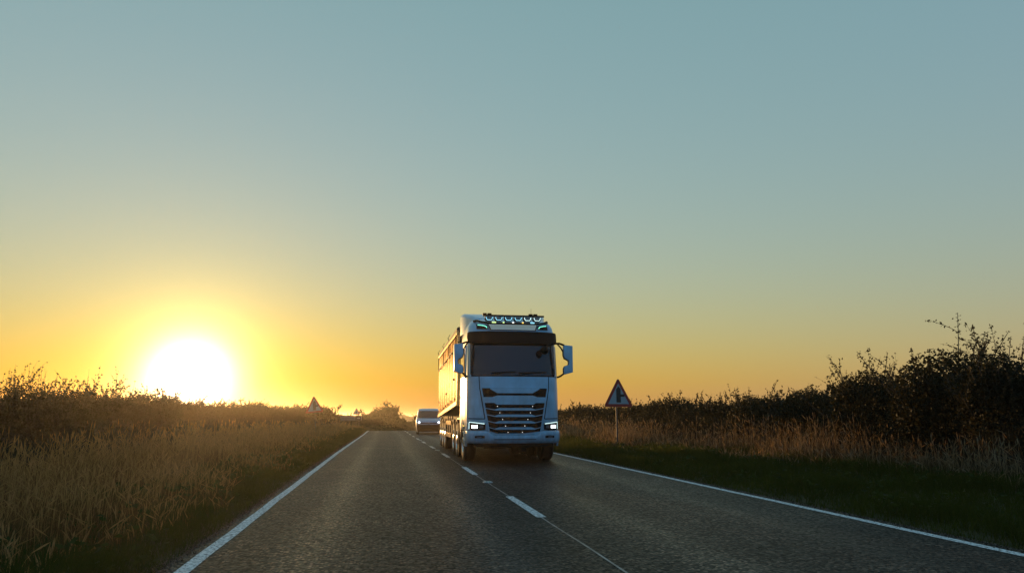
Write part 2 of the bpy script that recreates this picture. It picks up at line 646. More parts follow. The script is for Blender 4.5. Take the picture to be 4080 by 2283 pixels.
gx = np.concatenate([[-4000, -2500, -1500, -900, -500, -300, -180, -100, -60, -40, -28, -20], np.arange(-15, 20, .5),
                     [20, 24, 30, 40, 55, 75, 100, 140, 200, 320, 500, 900, 1500, 2500, 4000]])
gy = np.concatenate([[-4000, -1500, -600, -200, -80, -30, -10], np.arange(0, 60, .7), np.arange(60, 140, 2.0), np.arange(140, 420, 10.0),
                     np.arange(420, 2200, 60.0), [2300, 3000, 4000, 6000, 9000]])
X, Y = np.meshgrid(gx, gy)
Z = ground_z(X, Y)
far = np.clip((Y - 300) / 150, 0, 1)
Z = Z + far * (np.sin(X * .012 + 1.0) * .35 + np.sin(X * .037) * .15)
nx_, ny_ = len(gx), len(gy)
idx = np.arange(nx_ * ny_).reshape(ny_, nx_)
q = np.stack([idx[:-1, :-1], idx[:-1, 1:], idx[1:, 1:], idx[1:, :-1]], -1).reshape(-1, 4)
ground = np_mesh('ground', np.stack([X, Y, Z], -1).reshape(-1, 3), q, M['ground'], smooth=True)
tag(ground, kind='structure')


def ribbon(name, x0, x1, ys, dz, material, parent, n=2, wiggle=0.0):
    ys = np.asarray(ys, float)
    xs = np.linspace(0, 1, n)
    V = []
    for y in ys:
        s = float(shift(y))
        w = wiggle * math.sin(y * 2.1) * math.cos(y * .7 + x0)
        for t in xs:
            x = x0 + (x1 - x0) * t + s + w
            crown = 0.0
            V.append((x, y, float(prof(y)) + dz + crown))
    V = np.array(V)
    ii = np.arange(len(ys) * n).reshape(len(ys), n)
    q = np.stack([ii[:-1, :-1], ii[:-1, 1:], ii[1:, 1:], ii[1:, :-1]], -1).reshape(-1, 4)
    return np_mesh(name, V, q, material, parent, smooth=True)


ry = np.concatenate([[-80, -30], np.arange(-10, 220, 1.0)])
road = ribbon('road', -1.72, 5.76, ry, 0.0, M['asphalt'], None, n=9)
tag(road, kind='structure')
ribbon('edge_line', -1.585, -1.465, ry, 0.004, M['paint_line'], road, wiggle=0.008)
ribbon('edge_line', 5.50, 5.62, ry, 0.004, M['paint_line'], road, wiggle=0.008)
for k in range(-2, 22):
    y0 = 8.62 + 6.36 * k
    ribbon('centre_dash', 1.835, 1.955, np.linspace(y0, y0 + 2.28, 6), 0.008, M['paint_line'], road)
ribbon('joint_seal', 1.885, 1.907, np.arange(-10, 110, .5), 0.004, mat('joint_sealant', (0.24, 0.22, 0.20), 0.5, vary=0.6, vscale=3), road, wiggle=0.006)

# reflective road studs between the dashes
stud_names = ['nearest road stud on the centre line, just in front of the lorry',
              'road stud on the centre line level with the lorry rear',
              'farthest road stud on the centre line, before the crest']
for i, y in enumerate((13.25, 25.97, 38.7)):
    o = empty('road_stud', (1.90, y, float(prof(y)) + .004))
    tag(o, stud_names[i], 'road stud', 'road studs along the centre line')
    b = MB()
    rings = []
    for (hx, hy, z) in ((.085, .075, 0), (.08, .07, .012), (.055, .045, .022), (.05, .04, .023)):
        rings.append([(hx, hy, z), (-hx, hy, z), (-hx, -hy, z), (hx, -hy, z)])
    b.loft(rings).build('housing', M['stud'], o, smooth=30)
    for sx in (-.028, .028):
        MB().lathe([(0.0001, -.012), (.010, -.010), (.013, 0), (.010, .006), (.0001, .006)], (sx, -.062, .016), 'y', 12, closed=False).build(
            'lens', M['stud_lens'], o, smooth=60)


# ------------------------------------------------------------------ vehicles: curved front shells
class Shell:
    def __init__(s, zt, W, FY, D, n, rear):
        s.zt, s.Wt, s.FYt, s.D, s.n, s.rear = zt, W, FY, D, n, rear

    def W(s, z):
        return float(np.interp(z, s.zt, s.Wt))

    def FY(s, z):
        return float(np.interp(z, s.zt, s.FYt))

    def yf(s, x, z, grow=1.0):
        u = min(abs(x) / (s.W(z) * grow), 1.0)
        return s.FY(z) + s.D * (1 - (1 - u ** s.n) ** (1.0 / s.n))

    def ring(s, z, off=0.0, rear=None, N=40):
        W, F, D = s.W(z) + off, s.FY(z) - off, s.D
        pts = []
        R = s.rear if rear is None else rear
        pts.append((-W + .10, R, z))
        pts.append((-W, R - .10, z))
        for i in range(N + 1):
            t = -math.pi / 2 + math.pi * i / N
            x = W * math.copysign(abs(math.sin(t)) ** (2 / s.n), math.sin(t))
            y = F + D - D * abs(math.cos(t)) ** (2 / s.n)
            pts.append((x, y, z))
        pts.append((W, R - .10, z))
        pts.append((W - .10, R, z))
        return pts

    def rows(s, rows, off=0.01, back=0.01, nx=24, sub=3, grow=1.0):
        """patch on the front: rows (z, xl, xr); off = how far it stands proud"""
        rr = []
        for i in range(len(rows) - 1):
            for k in range(sub):
                t = k / sub
                rr.append(tuple(a + (b - a) * t for a, b in zip(rows[i], rows[i + 1])))
        rr.append(rows[-1])
        g = [[(a + (b - a) * j / nx, z) for j in range(nx + 1)] for z, a, b in rr]
        return s.grid(g, off, back, grow)

    def cols(s, xs, lo, hi, off=0.01, back=0.01, nz=3, grow=1.0):
        """patch on the front: bottom lo(x) and top hi(x) along xs"""
        g = [[(x, lo(x) + (hi(x) - lo(x)) * k / nz) for x in xs] for k in range(nz + 1)]
        return s.grid(g, off, back, grow)

    def grid(s, g, off, back, grow=1.0):
        m, n = len(g), len(g[0])
        outer = [(x, s.yf(x, z, grow) - off, z) for r in g for x, z in r]
        inner = [(x, s.yf(x, z, grow) + back, z) for r in g for x, z in r]
        b = MB()
        fs = []
        for base, fl in ((0, 1), (m * n, -1)):
            for i in range(m - 1):
                for j in range(n - 1):
                    f = (base + i * n + j, base + i * n + j + 1, base + (i + 1) * n + j + 1, base + (i + 1) * n + j)
                    fs.append(f if fl > 0 else f[::-1])
        rim = [(0, j) for j in range(n)] + [(i, n - 1) for i in range(1, m)] + [(m - 1, j) for j in range(n - 2, -1, -1)] + \
              [(i, 0) for i in range(m - 2, 0, -1)]
        rim = [i * n + j for i, j in rim]
        for a, c in zip(rim, rim[1:] + rim[:1]):
            fs.append((a, c, c + m * n, a + m * n))
        return b.add(outer + inner, fs)


def wheel(parent, x, y, r, w, side, steer=False, twin=False):
    """a wheel with tyre and rim; side = -1 left, 1 right (outer face)"""
    o = MB()
    h = w / 2
    tp = [(r * .58, -h * .86), (r * .80, -h), (r * .93, -h * .95), (r * .985, -h * .80)]
    ng = 4
    for i in range(ng):                                  # tread ribs with grooves
        a = -h * .78 + 1.56 * h * i / ng
        b_ = a + 1.56 * h / ng
        tp += [(r, a + .004), (r, b_ - .014), (r - .014, b_ - .012), (r - .014, b_ - .002)]
    tp += [(r * .985, h * .80), (r * .93, h * .95), (r * .80, h), (r * .58, h * .86)]
    t = o.lathe(tp, (x, y, r), 'x', 40).build('wheel', M['tyre'], parent, smooth=35)
    so = side * h
    rim = [(r * .60, so * .90), (r * .56, so * .98), (r * .52, so * .80), (r * .44, so * .40), (r * .30, so * .35),
           (r * .26, so * .95), (r * .12, so * 1.05), (0.001, so * 1.05), (.001, -so * .6), (r * .60, -so * .6)]
    MB().lathe([(a, b_) for a, b_ in rim], (x, y, r), 'x', 32, closed=False).build('rim', M['alloy'], t, smooth=30)
    nb = MB()
    for k in range(10):
        a = 2 * math.pi * k / 10
        nb.lathe([(.001, 0), (.016, 0), (.014, side * .035), (.001, side * .04)],
                 (x + so * .36, y + math.cos(a) * r * .36, r + math.sin(a) * r * .36), 'x', 6, closed=False)
    tag(nb.build('wheel_nuts', M['galv'], t), kind='stuff')
    return t


def arch(y, r0, r1, x0, x1, a0=0, a1=180, n=14):
    """curved mudguard over a wheel"""
    b = MB()
    outer, inner = [], []
    for i in range(n + 1):
        a = rad(a0 + (a1 - a0) * i / n)
        outer.append((y + r1 * math.cos(a), .5 + r1 * math.sin(a)))
        inner.append((y + r0 * math.cos(a), .5 + r0 * math.sin(a)))
    poly = outer + inner[::-1]
    vs = [(x0, u, w) for u, w in poly] + [(x1, u, w) for u, w in poly]
    k = len(poly)
    m = n + 1
    fs = [(i, i + 1, k - 2 - i, k - 1 - i) for i in range(n)]
    fs += [tuple(k + j for j in f) for f in fs]
    fs += [(i, (i + 1) % k, (i + 1) % k + k, i + k) for i in range(k)]
    return b.add(vs, fs)


TRUCK_POS, TRUCK_RZ = (3.35, 18.35, 0.0), rad(-0.9)


def build_truck():
    T = empty('lorry', TRUCK_POS, TRUCK_RZ)
    tag(T, 'white articulated lorry tractor with lit roof light bar driving towards the viewer', 'lorry')
    S = Shell([.5, .8, 1.1, 1.9, 2.28, 3.12, 3.42, 3.60, 3.72, 3.82, 3.89, 3.94],
              [1.23, 1.245, 1.25, 1.25, 1.245, 1.225, 1.215, 1.19, 1.15, 1.08, .98, .82],
              [.06, .03, .02, .05, .10, .24, .30, .38, .50, .70, .98, 1.35], .6, 3.0, 2.35)
    zs = [.84, .95, 1.1, 1.3, 1.5, 1.7, 1.9, 2.1, 2.28, 2.5, 2.7, 2.9, 3.12, 3.27, 3.42, 3.51, 3.60, 3.66, 3.72, 3.77, 3.82, 3.86, 3.89, 3.92, 3.94]
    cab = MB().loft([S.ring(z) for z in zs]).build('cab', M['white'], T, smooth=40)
    # bumper
    B = Shell([.50, .56, .70, .80, .84], [1.22, 1.25, 1.26, 1.255, 1.245], [.05, -.01, -.035, -.02, .01], .48, 3.2, .80)
    def dip(r):
        out = []
        for x, y, z in r:
            t = min(max((abs(x) - .56) / .18, 0), 1)
            f = 1 - t * t * (3 - 2 * t)
            out.append((x, y, z - f * max(0, z - .60) * .55 if y < .6 else z))
        return out
    bump = MB().loft([dip(B.ring(z, N=90)) for z in (.51, .54, .58, .66, .74, .80, .826)]).build('bumper', M['white'], T, smooth=40)
    for s in (-1, 1):
        B.cols(np.linspace(s * .80, s * 1.05, 8), lambda x: .645, lambda x: .715 - .10 * abs(abs(x) - .92), .008, .02).build('fog_lamp_slot', M['black'], bump)
        B.cols(np.linspace(s * .88, s * 1.0, 6), lambda x: .655, lambda x: .69, .014, .0).build('fog_lamp', M['lens'], bump)
    B.cols(np.linspace(-.55, .55, 16), lambda x: .600, lambda x: .618, .006, .02).build('bumper_slot', M['black'], bump)
    MB().box((0, .30, .46), (2.1, .35, .09)).build('underrun_guard', M['black'], T, bevel=.02)
    MB().box((0, .62, .62), (1.66, .5, .3)).build('front_crossmember', M['black'], T, bevel=.02)
    # windscreen
    hw = 1.165
    S.rows([(2.235, -hw - .03, hw + .03), (2.30, -hw - .035, hw + .035), (3.2, -hw - .02, hw + .02)], .004, .02, 30, 5).build('windscreen_seal', M['black'], T, smooth=40)
    ws = S.rows([(2.265, -hw + .06, hw - .06), (2.30, -hw + .01, hw - .01), (3.16, -hw + .01, hw - .01)], .012, .0, 30, 6).build('windscreen', M['glass'], T, smooth=40)
    for (xa, xb) in ((-.62, .02), (.10, .86)):
        pts = [(xa + (xb - xa) * i / 10, S.yf(xa + (xb - xa) * i / 10, 2.34) - .04, 2.33 + .028 * (i / 10)) for i in range(11)]
        w = MB().tube(pts, .014, 6).build('wiper', M['black'], T, smooth=40)
        MB().tube([(xa - .02, S.yf(xa, 2.26) - .03, 2.26), (xa + (xb - xa) * .55, S.yf(xa + (xb - xa) * .55, 2.33) - .055, 2.35)], .011, 6).build('wiper_arm', M['black'], w)
    # sun visor
    S.rows([(3.12, -1.16, 1.16), (3.17, -1.215, 1.215), (3.30, -1.235, 1.235), (3.42, -1.225, 1.225), (3.445, -1.19, 1.19)], .13, -.02, 30, 3, grow=1.03).build('sun_visor', M['black'], T, smooth=50)
    # panel gaps
    for s in (-1, 1):
        S.rows([(1.93, s * .925 - .011, s * .925 + .011), (2.245, s * .94 - .011, s * .94 + .011)], .0025, .01, 1, 4).build('panel_gap', M['black'], cab)
        S.rows([(1.14, s * .79 - .012, s * .79 + .012), (1.93, s * .925 - .012, s * .925 + .012)], .0025, .01, 1, 6).build('panel_gap', M['black'], cab)
        S.cols(np.linspace(s * .79, s * 1.235, 12), lambda x: 1.126 - .02 * (1 - abs(x)), lambda x: 1.149 - .02 * (1 - abs(x)), .0025, .01).build('panel_gap', M['black'], cab)

    def ghw(z):
        return .676 + (.887 - .676) * (z - .76) / (1.91 - .76)
    # grille: dark opening with painted blades
    gr = S.rows([(.735, -ghw(.735) + .10, ghw(.735) - .10), (.78, -ghw(.78), ghw(.78)), (1.925, -ghw(1.925), ghw(1.925))], .004, .03, 24, 6).build('grille', M['black'], T, smooth=40)
    for s in (-1, 1):
        S.rows([(.80, s * (ghw(.80)) - .02, s * ghw(.80) + .02), (1.93, s * ghw(1.93) - .018, s * ghw(1.93) + .018)], .035, .0, 2, 8).build('grille_frame', M['white'], gr, smooth=40)
    S.cols(np.linspace(-.67, .67, 24), lambda x: .70 + .03 * max(0, abs(x) - .5) * 6, lambda x: .735 + .03 * max(0, abs(x) - .5) * 6, .04, .0).build('grille_frame', M['white'], gr, smooth=40)
    S.cols(np.linspace(-.86, .86, 40), lambda x: 1.925, lambda x: 1.945, .03, .0, 1).build('grille_frame', M['white'], gr, smooth=40)

    def step(x, a, b, va, vb):
        t = min(max((abs(x) - a) / (b - a), 0), 1)
        return va + (vb - va) * t
    xs = np.linspace(-.66, .66, 61)
    S.cols(xs, lambda x: step(x, .47, .66, 1.795, 1.905), lambda x: 1.922, .03, .0).build('grille_blade', M['white'], gr, smooth=40)
    xs = np.linspace(-1, 1, 81)
    S.cols(xs * .826, lambda x: step(x, .48, .56, 1.50, 1.545), lambda x: step(x, .48, .60, 1.735, 1.695), .035, .0).build('grille_blade', M['white'], gr, smooth=40)
    for zc in (1.38, 1.216, 1.05, .89):
        w_ = ghw(zc) - .012
        S.cols(xs * w_, lambda x: step(x, .50, w_, zc - .032, zc + .018), lambda x: step(x, .42, .54, zc + .032, zc - .004) + (.0 if abs(x) < .54 else (abs(x) - .54) / (w_ - .54) * .040),
               .045, .0).build('grille_blade', M['white'], gr, smooth=40)
    w_ = ghw(.76) - .05
    S.cols(xs * w_, lambda x: .69, lambda x: step(x, .42, .56, .765, .715), .05, .0).build('grille_blade', M['white'], gr, smooth=40)
    for z, x in ((1.455, .468), (1.29, .405), (1.12, .335), (.955, .255), (.79, .19)):
        for s in (-1, 1):
            MB().lathe([(.001, -.02), (.007, -.018), (.009, 0), (.001, 0)], (s * x, S.yf(x, z) - .012, z), 'y', 10, closed=False).build(
                'grille_light', M['led_white'], gr)
    # headlamps
    for s in (-1, 1):
        xs_ = np.linspace(s * .775, s * 1.195, 18)
        hl = S.cols(xs_, lambda x: .845 + .11 * max(0, .90 - abs(x)) + .06 * max(0, abs(x) - 1.1), lambda x: 1.015 + .14 * (abs(x) - .775), .014, .02).build('headlamp', M['black'], T, smooth=40)
        S.cols(np.linspace(s * .80, s * 1.185, 16), lambda x: 1.015 + .12 * (abs(x) - .775) - .020, lambda x: 1.015 + .12 * (abs(x) - .775) - .002, .022, .0).build('daytime_strip', M['drl'], hl)
        S.rows([(.87, s * 1.175, s * 1.188), (1.04, s * 1.175, s * 1.188)], .022, .0, 1).build('daytime_strip', M['drl'], hl)
        S.cols(np.linspace(s * .98, s * 1.12, 8), lambda x: .895, lambda x: .972, .026, .0).build('main_beam', M['headlamp'], hl)
        S.cols(np.linspace(s * .83, s * .93, 6), lambda x: .895, lambda x: .975, .020, .0).build('indicator_lens', M['lens'], hl)
    # side indicator, door, window, handle, steps
    for s in (-1, 1):
        def side(poly, x0, x1, name, m_, par, bev=0.0):
            return MB().prism(poly, 'x', s * x0, s * x1).build(name, m_, par, bevel=bev)
        ny, nz = 16, 10
        dv = []
        for layer in (0, 1):
            for i in range(nz + 1):
                z = 1.0 + 2.1 * i / nz
                yl = .62 + max(0, z - 2.2) * .20
                for j in range(ny + 1):
                    y = yl + (1.97 - yl) * j / ny
                    t = (y - 1.30) / .68
                    xx_ = 1.247 + .037 * (1 - t * t) if layer else 1.20
                    dv.append((s * xx_, y, z))
        k0 = (ny + 1) * (nz + 1)
        df = []
        for i in range(nz):
            for j in range(ny):
                a_ = i * (ny + 1) + j
                df += [(a_, a_ + 1, a_ + ny + 2, a_ + ny + 1), tuple(k0 + q0 for q0 in (a_, a_ + 1, a_ + ny + 2, a_ + ny + 1))]
        rim_ = list(range(ny + 1)) + [i * (ny + 1) + ny for i in range(1, nz + 1)] + [nz * (ny + 1) + j for j in range(ny - 1, -1, -1)] + [i * (ny + 1) for i in range(nz - 1, 0, -1)]
        for a_, b_ in zip(rim_, rim_[1:] + rim_[:1]):
            df.append((a_, b_, b_ + k0, a_ + k0))
        d = MB().add(dv, df).build('door', M['white'], T, smooth=30)
        side([(.80, 2.26), (1.75, 2.26), (1.75, 2.98), (.98, 2.98)], 1.25, 1.291, 'door_window', M['glass'], d)
        side([(.70, 2.20), (.76, 2.20), (.94, 3.02), (.88, 3.02)], 1.25, 1.285, 'pillar_trim', M['black'], d)
        MB().tube([(s * 1.26, 1.62, 1.72), (s * 1.31, 1.66, 1.72), (s * 1.31, 1.84, 1.72), (s * 1.255, 1.88, 1.72)], .016, 6).build('door_handle', M['black'], d)
        side([(.60, .96), (.68, .96), (.68, 1.95), (.60, 1.95)], 1.24, 1.262, 'wind_deflector', M['white'], T)
        side([(.50, .42), (.92, .42), (.80, .84), (.50, .84)], 1.20, 1.255, 'step_panel', M['white'], T, .01)
        side([(.58, .50), (.84, .50), (.82, .56), (.58, .56)], 1.22, 1.275, 'cab_step', M['galv'], T)
        side([(.58, .68), (.80, .68), (.78, .74), (.58, .74)], 1.22, 1.275, 'cab_step', M['galv'], T)
        # orange-lit side markers and roof edge lamp
        side([(1.0, .93), (1.06, .93), (1.06, .96), (1.0, .96)], 1.25, 1.268, 'side_marker', M['led_amber'], T)
        # mirrors
        poly = [(-1.61, 3.08), (-1.375, 3.10), (-1.36, 2.83), (-1.39, 2.74), (-1.49, 2.69), (-1.505, 2.66), (-1.505, 2.575), (-1.485, 2.555),
                (-1.39, 2.53), (-1.365, 2.48), (-1.365, 2.36), (-1.385, 2.305), (-1.61, 2.365)]
        mi = MB().prism([(-s * a, b) for a, b in poly], 'y', .17, .36).build('mirror', M['white'], T, smooth=40, bevel=.014)
        MB().prism([(-s * a, b) for a, b in [(-1.59, 3.05), (-1.40, 3.07), (-1.39, 2.84), (-1.50, 2.72), (-1.59, 2.72)]], 'y', .355, .366).build('mirror_glass', M['alloy'], mi)
        MB().tube([(s * 1.40, .28, 3.10), (s * 1.28, .36, 3.155), (s * 1.19, .44, 3.16)], .028, 8).tube(
            [(s * 1.36, .28, 2.93), (s * 1.31, .30, 3.03), (s * 1.24, .38, 3.13)], .022, 8).build('mirror_arm', M['black'], mi, smooth=40)
        MB().tube([(s * 1.40, .28, 2.35), (s * 1.30, .32, 2.27), (s * 1.235, .42, 2.24)], .026, 8).build('mirror_arm', M['black'], mi, smooth=40)
        # inner dark edge of the mirror housing
        MB().tube([(s * 1.352, .25, 2.92), (s * 1.352, .25, 2.82), (s * 1.38, .25, 2.735), (s * 1.49, .25, 2.68), (s * 1.495, .25, 2.56),
                   (s * 1.385, .25, 2.52), (s * 1.357, .25, 2.47), (s * 1.357, .25, 2.36)], .016, 6).build('mirror_trim', M['black'], mi, smooth=40)
        # roof lamps
        xs2 = np.linspace(s * .69, s * .985, 12)
        rl = S.cols(xs2, lambda x: 3.52 + .05 * max(0, abs(x) - .85), lambda x: 3.60 + .10 * (abs(x) - .69) + .04, .012, .02).build('roof_lamp', M['black'], T, smooth=40)
        pts = [(s * x, S.yf(x, z) - .03, z) for x, z in ((.715, 3.555), (.735, 3.59), (.78, 3.612), (.86, 3.632), (.95, 3.648))]
        MB().tube(pts, .011, 6).build('led_strip', M['led_green'], rl)
    # lower kerb mirror hanging from the visor
    km = MB().lathe([(.001, -.10), (.06, -.09), (.105, -.03), (.11, .02), (.09, .07), (.001, .08)], (.80, .02, 2.93), 'y', 18, closed=False).build('kerb_mirror', M['black'], T, smooth=50)
    MB().tube([(.80, .04, 3.0), (.90, .06, 3.06), (1.06, .16, 3.13)], .03, 8).build('mirror_arm', M['black'], km)
    # pale illuminated sign box above the visor
    S.rows([(3.505, -.60, .60), (3.665, -.665, .665)], .035, .0, 20, 3).build('roof_sign_panel', M['pale'], T, smooth=40)
    S.rows([(3.488, -.625, .625), (3.682, -.695, .695)], .02, .0, 20, 3).build('roof_sign_frame', M['black'], T, smooth=40)
    # light bar
    yb = .22
    path = [(-1.03, .78, 3.775), (-.97, .55, 3.760), (-.88, .36, 3.705), (-.78, yb, 3.670), (-.70, yb - .02, 3.660)]
    bar = MB().tube(path + [(-x, y, z) for x, y, z in path[::-1]], .032, 10).tube(
        [(-.84, yb + .05, 3.875), (.84, yb + .05, 3.875)], .024, 8).build('light_bar', M['black'], T, smooth=40)
    MB().tube([(-1.03, .80, 3.790), (-.96, .52, 3.785), (-.86, .32, 3.725), (-.74, .185, 3.693)], .012, 6).build('bar_trim', M['alloy'], bar, smooth=40)
    for i, x in enumerate((-.68, -.42, -.155, .108, .365, .63)):
        lp = MB().prism([(x - .105, 3.860), (x + .105, 3.860), (x + .115, 3.775), (x + .075, 3.715), (x - .075, 3.715), (x - .115, 3.775)], 'y', yb - .05, yb + .10).build(
            'spot_lamp', M['black'], bar, bevel=.01)
        MB().prism([(x - .085, 3.845), (x + .085, 3.845), (x + .09, 3.780), (x + .06, 3.733), (x - .06, 3.733), (x - .09, 3.780)], 'y', yb - .056, yb - .048).build('spot_lens', M['lens'], lp)
        MB().tube([(x - .088, yb - .066, 3.820), (x - .082, yb - .066, 3.783), (x - .052, yb - .066, 3.739), (x + .052, yb - .066, 3.739), (x + .082, yb - .066, 3.783), (x + .088, yb - .066, 3.820)],
                  .009, 6).build('led_ring', M['led'] if i < 4 else M['drl'], lp)
    for x, m_, w_ in ((-.55, 'led_yellow', .11), (-.29, 'led_yellow', .045), (-.03, 'led_white', .05), (.235, 'led_amber', .045), (.50, 'led', .11)):
        MB().box((x, yb - .05, 3.680), (w_, .03, .032)).build('marker_light', M[m_], bar, bevel=.006)
    for x in (-.79, -.66, .47, .60):
        MB().box((x, yb + .06, 3.910), (.105, .10, .05)).build('beacon_mount', M['black'], bar, bevel=.008)
    MB().tube([(.60, .9, 3.9), (.605, .92, 4.18)], .004, 5).build('antenna', M['black'], T)
    # roof air deflector
    rings = []
    for y, hw_, zt in ((1.15, .92, 3.92), (1.5, 1.08, 4.03), (1.9, 1.18, 4.12), (2.2, 1.24, 4.18), (2.5, 1.25, 4.20)):
        r = []
        for a in range(0, 91, 15):
            r.append((hw_ - .10 + .10 * math.sin(rad(a)), y, zt - .10 + .10 * math.cos(rad(a))))
        rings.append([(-x, y_, z) for x, y_, z in r[::-1]][0:0] + [(hw_, y, 3.55)] + r[::-1] + [(-x, y_, z) for x, y_, z in r] + [(-hw_, y, 3.55)])
    MB().loft(rings).build('roof_deflector', M['white'], T, smooth=40)
    # chassis
    ch = MB()
    for s in (-1, 1):
        ch.box((s * .42, 3.3, .92), (.09, 5.4, .27))
    ch.box((0, 2.9, .9), (.8, .12, .2)).box((0, 4.1, .9), (.8, .12, .2)).box((0, 5.4, .9), (.8, .1, .2)).build('chassis', M['dark'], T)
    MB().tube([(-1.0, 1.42, .48), (-.6, 1.42, .40), (.6, 1.42, .40), (1.0, 1.42, .48)], .07, 8).build('axle', M['dark'], T)
    MB().box((0, 1.3, .72), (.78, 1.4, .62)).build('engine', M['dark'], T, bevel=.05)
    MB().box((-.45, .75, .42), (.6, .3, .12)).build('air_dryer', M['dark'], T, bevel=.02)
    MB().box((.35, .9, .36), (.18, .3, .2)).build('oil_sump', M['dark'], T, bevel=.02)
    for y in (3.35, 4.65):
        MB().tube([(-1.0, y, .5), (1.0, y, .5)], .075, 8).lathe([(.001, -.2), (.2, -.12), (.24, 0), (.2, .12), (.001, .2)], (0, y, .52), 'y', 14, closed=False).build('axle', M['dark'], T, smooth=40)
    for s in (-1, 1):
        MB().box((s * .96, 2.35, .70), (.50, .50, .52)).build('fuel_tank', M['alloy'], T, bevel=.06, seg=3)
        MB().box((s * 1.14, 2.72, .55), (.2, .08, .9)).build('mud_flap', M['black'], T)
        wheel(T, s * 1.075, 1.42, .505, .33, s)
        wheel(T, s * 1.085, 3.35, .505, .33, s)
        wheel(T, s * 1.085, 4.65, .505, .33, s)
        wheel(T, s * .74, 4.65, .505, .31, s)
        for y in (3.35, 4.65):
            arch(y, .57, .60, s * .88, s * 1.26, 10, 170).build('mudguard', M['black'], T, smooth=50)
        arch(1.42, .56, .60, s * .88, s * 1.255, 5, 150).build('mudguard', M['black'], T, smooth=50)
    MB().lathe([(.001, 0), (.45, 0), (.47, .04), (.45, .08), (.001, .08)], (0, 4.1, 1.10), 'z', 24, closed=False).build('fifth_wheel', M['dark'], T)
    return T


